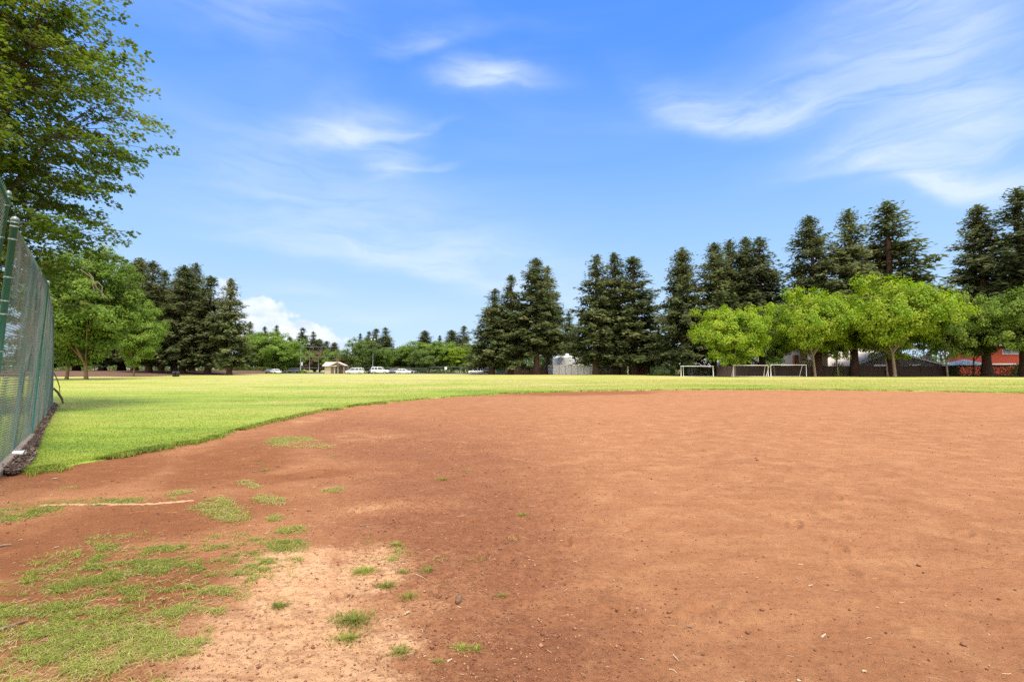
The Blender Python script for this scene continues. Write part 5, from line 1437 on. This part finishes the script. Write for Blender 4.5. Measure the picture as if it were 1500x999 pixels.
# ------------------------------------------------------------------ the near maple reaching over the fence
def near_maple():
    rg = np.random.default_rng(77)
    base = Vector((-19.0, 17.2, 0)); root = thing('maple_tree', 'big near maple whose leafy boughs hang over the green fence', 'tree', base)
    tk = MB(); H0 = 3.4
    tk.tube([(0, 0, -.2), (0, 0, .5), (.08, .05, 2.), (.15, .1, H0)], [.55, .40, .33, .31], 12)
    cx, cz, rx, rz = -2.15, 11.4, 6.5, 9.4
    limbs = []
    for k in range(11):
        a = 2 * PI * k / 11 + rg.uniform(-.2, .2); zz = cz + rg.uniform(-4.6, 6.8); rr = rx * .62 * math.sqrt(max(.1, 1 - ((zz - cz) / rz) ** 2))
        e = Vector((cx + rr * math.cos(a), rr * math.sin(a), zz)); s = Vector((.15, .1, H0)) + Vector((0, 0, rg.uniform(0, 2.2)))
        m1 = s.lerp(e, .35) + Vector((0, 0, .5)); m2 = s.lerp(e, .7) + Vector((0, 0, .4)); tk.tube([s, m1, m2, e], [.15, .11, .07, .03], 8); limbs.append([s, m1, m2, e])
    tk.tube([(.15, .1, H0), (.1, 0, 6.5), (-.1, 0, 10), (0, 0, 17.)], [.30, .2, .12, .04], 10); limbs.append([Vector((.15, .1, H0)), Vector((.1, 0, 6.5)), Vector((-.1, 0, 10)), Vector((0, 0, 17.))])
    nodes = [L[i].lerp(L[i + 1], f) for L in limbs for i in (0, 1, 2) for f in (.33, .66, 1.) if not (i == 0 and f < .5)]
    # leafy sprays: each is a rising twig with leaves in flat layers
    C = []; D = []; N = []; S = []
    spr = []
    while len(spr) < 1150:
        u = unit(rg.normal(0, 1, 3)); q = rg.uniform(0, 1) ** .40
        az, el = math.atan2(u[1], u[0]), math.asin(u[2])
        f = 1 + .42 * (float(vnoise(np.array(az * 1.7 + 3), np.array(el * 2.6 + 5), 14)) - .5) * .8
        p = np.array([cx + u[0] * q * rx * f, u[1] * q * rx * f * .95, cz + u[2] * q * rz * f])
        if p[2] < 3.6: continue
        spr.append(p)
    for p in spr:
        P = Vector(p); nd = min(nodes, key=lambda n_: (n_ - P).length + .5 * max(0, n_.z - P.z))
        m_ = nd.lerp(P, .5) + Vector((0, 0, .15)); tk.tube([nd, m_, P], [.028, .016, .006], 4, False)
        out = unit(np.array([p[0] - cx, p[1], 0.]) + np.array([.9, -.25, 0]) * 1.6 + rg.normal(0, .5, 3) * np.array([1, 1, 0])); out[2] = rg.normal(.12, .25)
        side = np.array([-out[1], out[0], 0.])
        n = int(rg.uniform(80, 140)); L = rg.uniform(.8, 1.5)
        t_ = rg.uniform(-.35, 1, n); w = rg.normal(0, .25, n) * (1.1 - .5 * t_)
        c = p[None] + out[None] * (t_ * L)[:, None] + side[None] * w[:, None] + np.stack([rg.normal(0, .04, n), rg.normal(0, .04, n), rg.normal(0, .085, n) - .20 * np.maximum(0, t_) ** 2 - .12 * np.abs(w)], -1)
        tk.tube([P - Vector(out) * L * .3, P + Vector(out) * L * .5, P + Vector(out) * L * .9 - Vector((0, 0, .15))], [.008, .006, .003], 3, False)
        C.append(c); dd = out[None] * .8 + side[None] * np.sign(w)[:, None] * .8 + rg.normal(0, .45, (n, 3)); dd[:, 2] -= .35; D.append(dd)
        N.append(np.stack([rg.normal(0, .45, n), rg.normal(0, .45, n), np.ones(n)], -1)); S.append(rg.uniform(.105, .19, n))
    C, D, N, S = map(np.concatenate, (C, D, N, S))
    d = unit(D); s = unit(np.cross(d, N)); nn = np.cross(s, d)
    prof = [(0, 0), (.14, .40), (.34, .20), (.52, .52), (.62, .16), (1., 0)]
    S_ = S[:, None]
    def pt(u, v, k): return C + d * (u * S_) + s * (v * S_ * k) + nn * (-abs(v) * S_ * .28 - u * u * S_ * .15)
    V = np.stack([pt(u, v, 1) for u, v in prof] + [pt(u, v, -1) for u, v in prof[1:-1]], 1).reshape(-1, 3)
    b = np.arange(len(C))[:, None] * 10
    F1 = b + np.array([[0, 1, 2, 3, 4, 5]]); F2 = b + np.array([[0, 5, 9, 8, 7, 6]])
    me = np_mesh('crown', V, np.concatenate([F1, F2]))
    link('trunk', tk.mesh('trunk', M_BARK, True), root); link('crown', me, root, M_LEAF_NEAR)
    # bare dead twigs hanging in the lower crown
    mb = MB()
    for p0, p1 in (((118, 395), (150, 430)), ((130, 400), (138, 425)), ((142, 412), (152, 438))):
        a, b_ = at(*p0, 16.5) - base, at(*p1, 16.2) - base
        mb.tube([a, a.lerp(b_, .4) + Vector((.08, 0, .05)), a.lerp(b_, .75), b_], [.010, .008, .006, .003], 5)
        for q in (.5, .7): 
            c0 = a.lerp(b_, q); mb.tube([c0, c0 + Vector((rg.normal(.1, .1), 0, -.25))], [.004, .002], 4)
    mb.build('dead_twigs', M_BARKG, root)
near_maple()
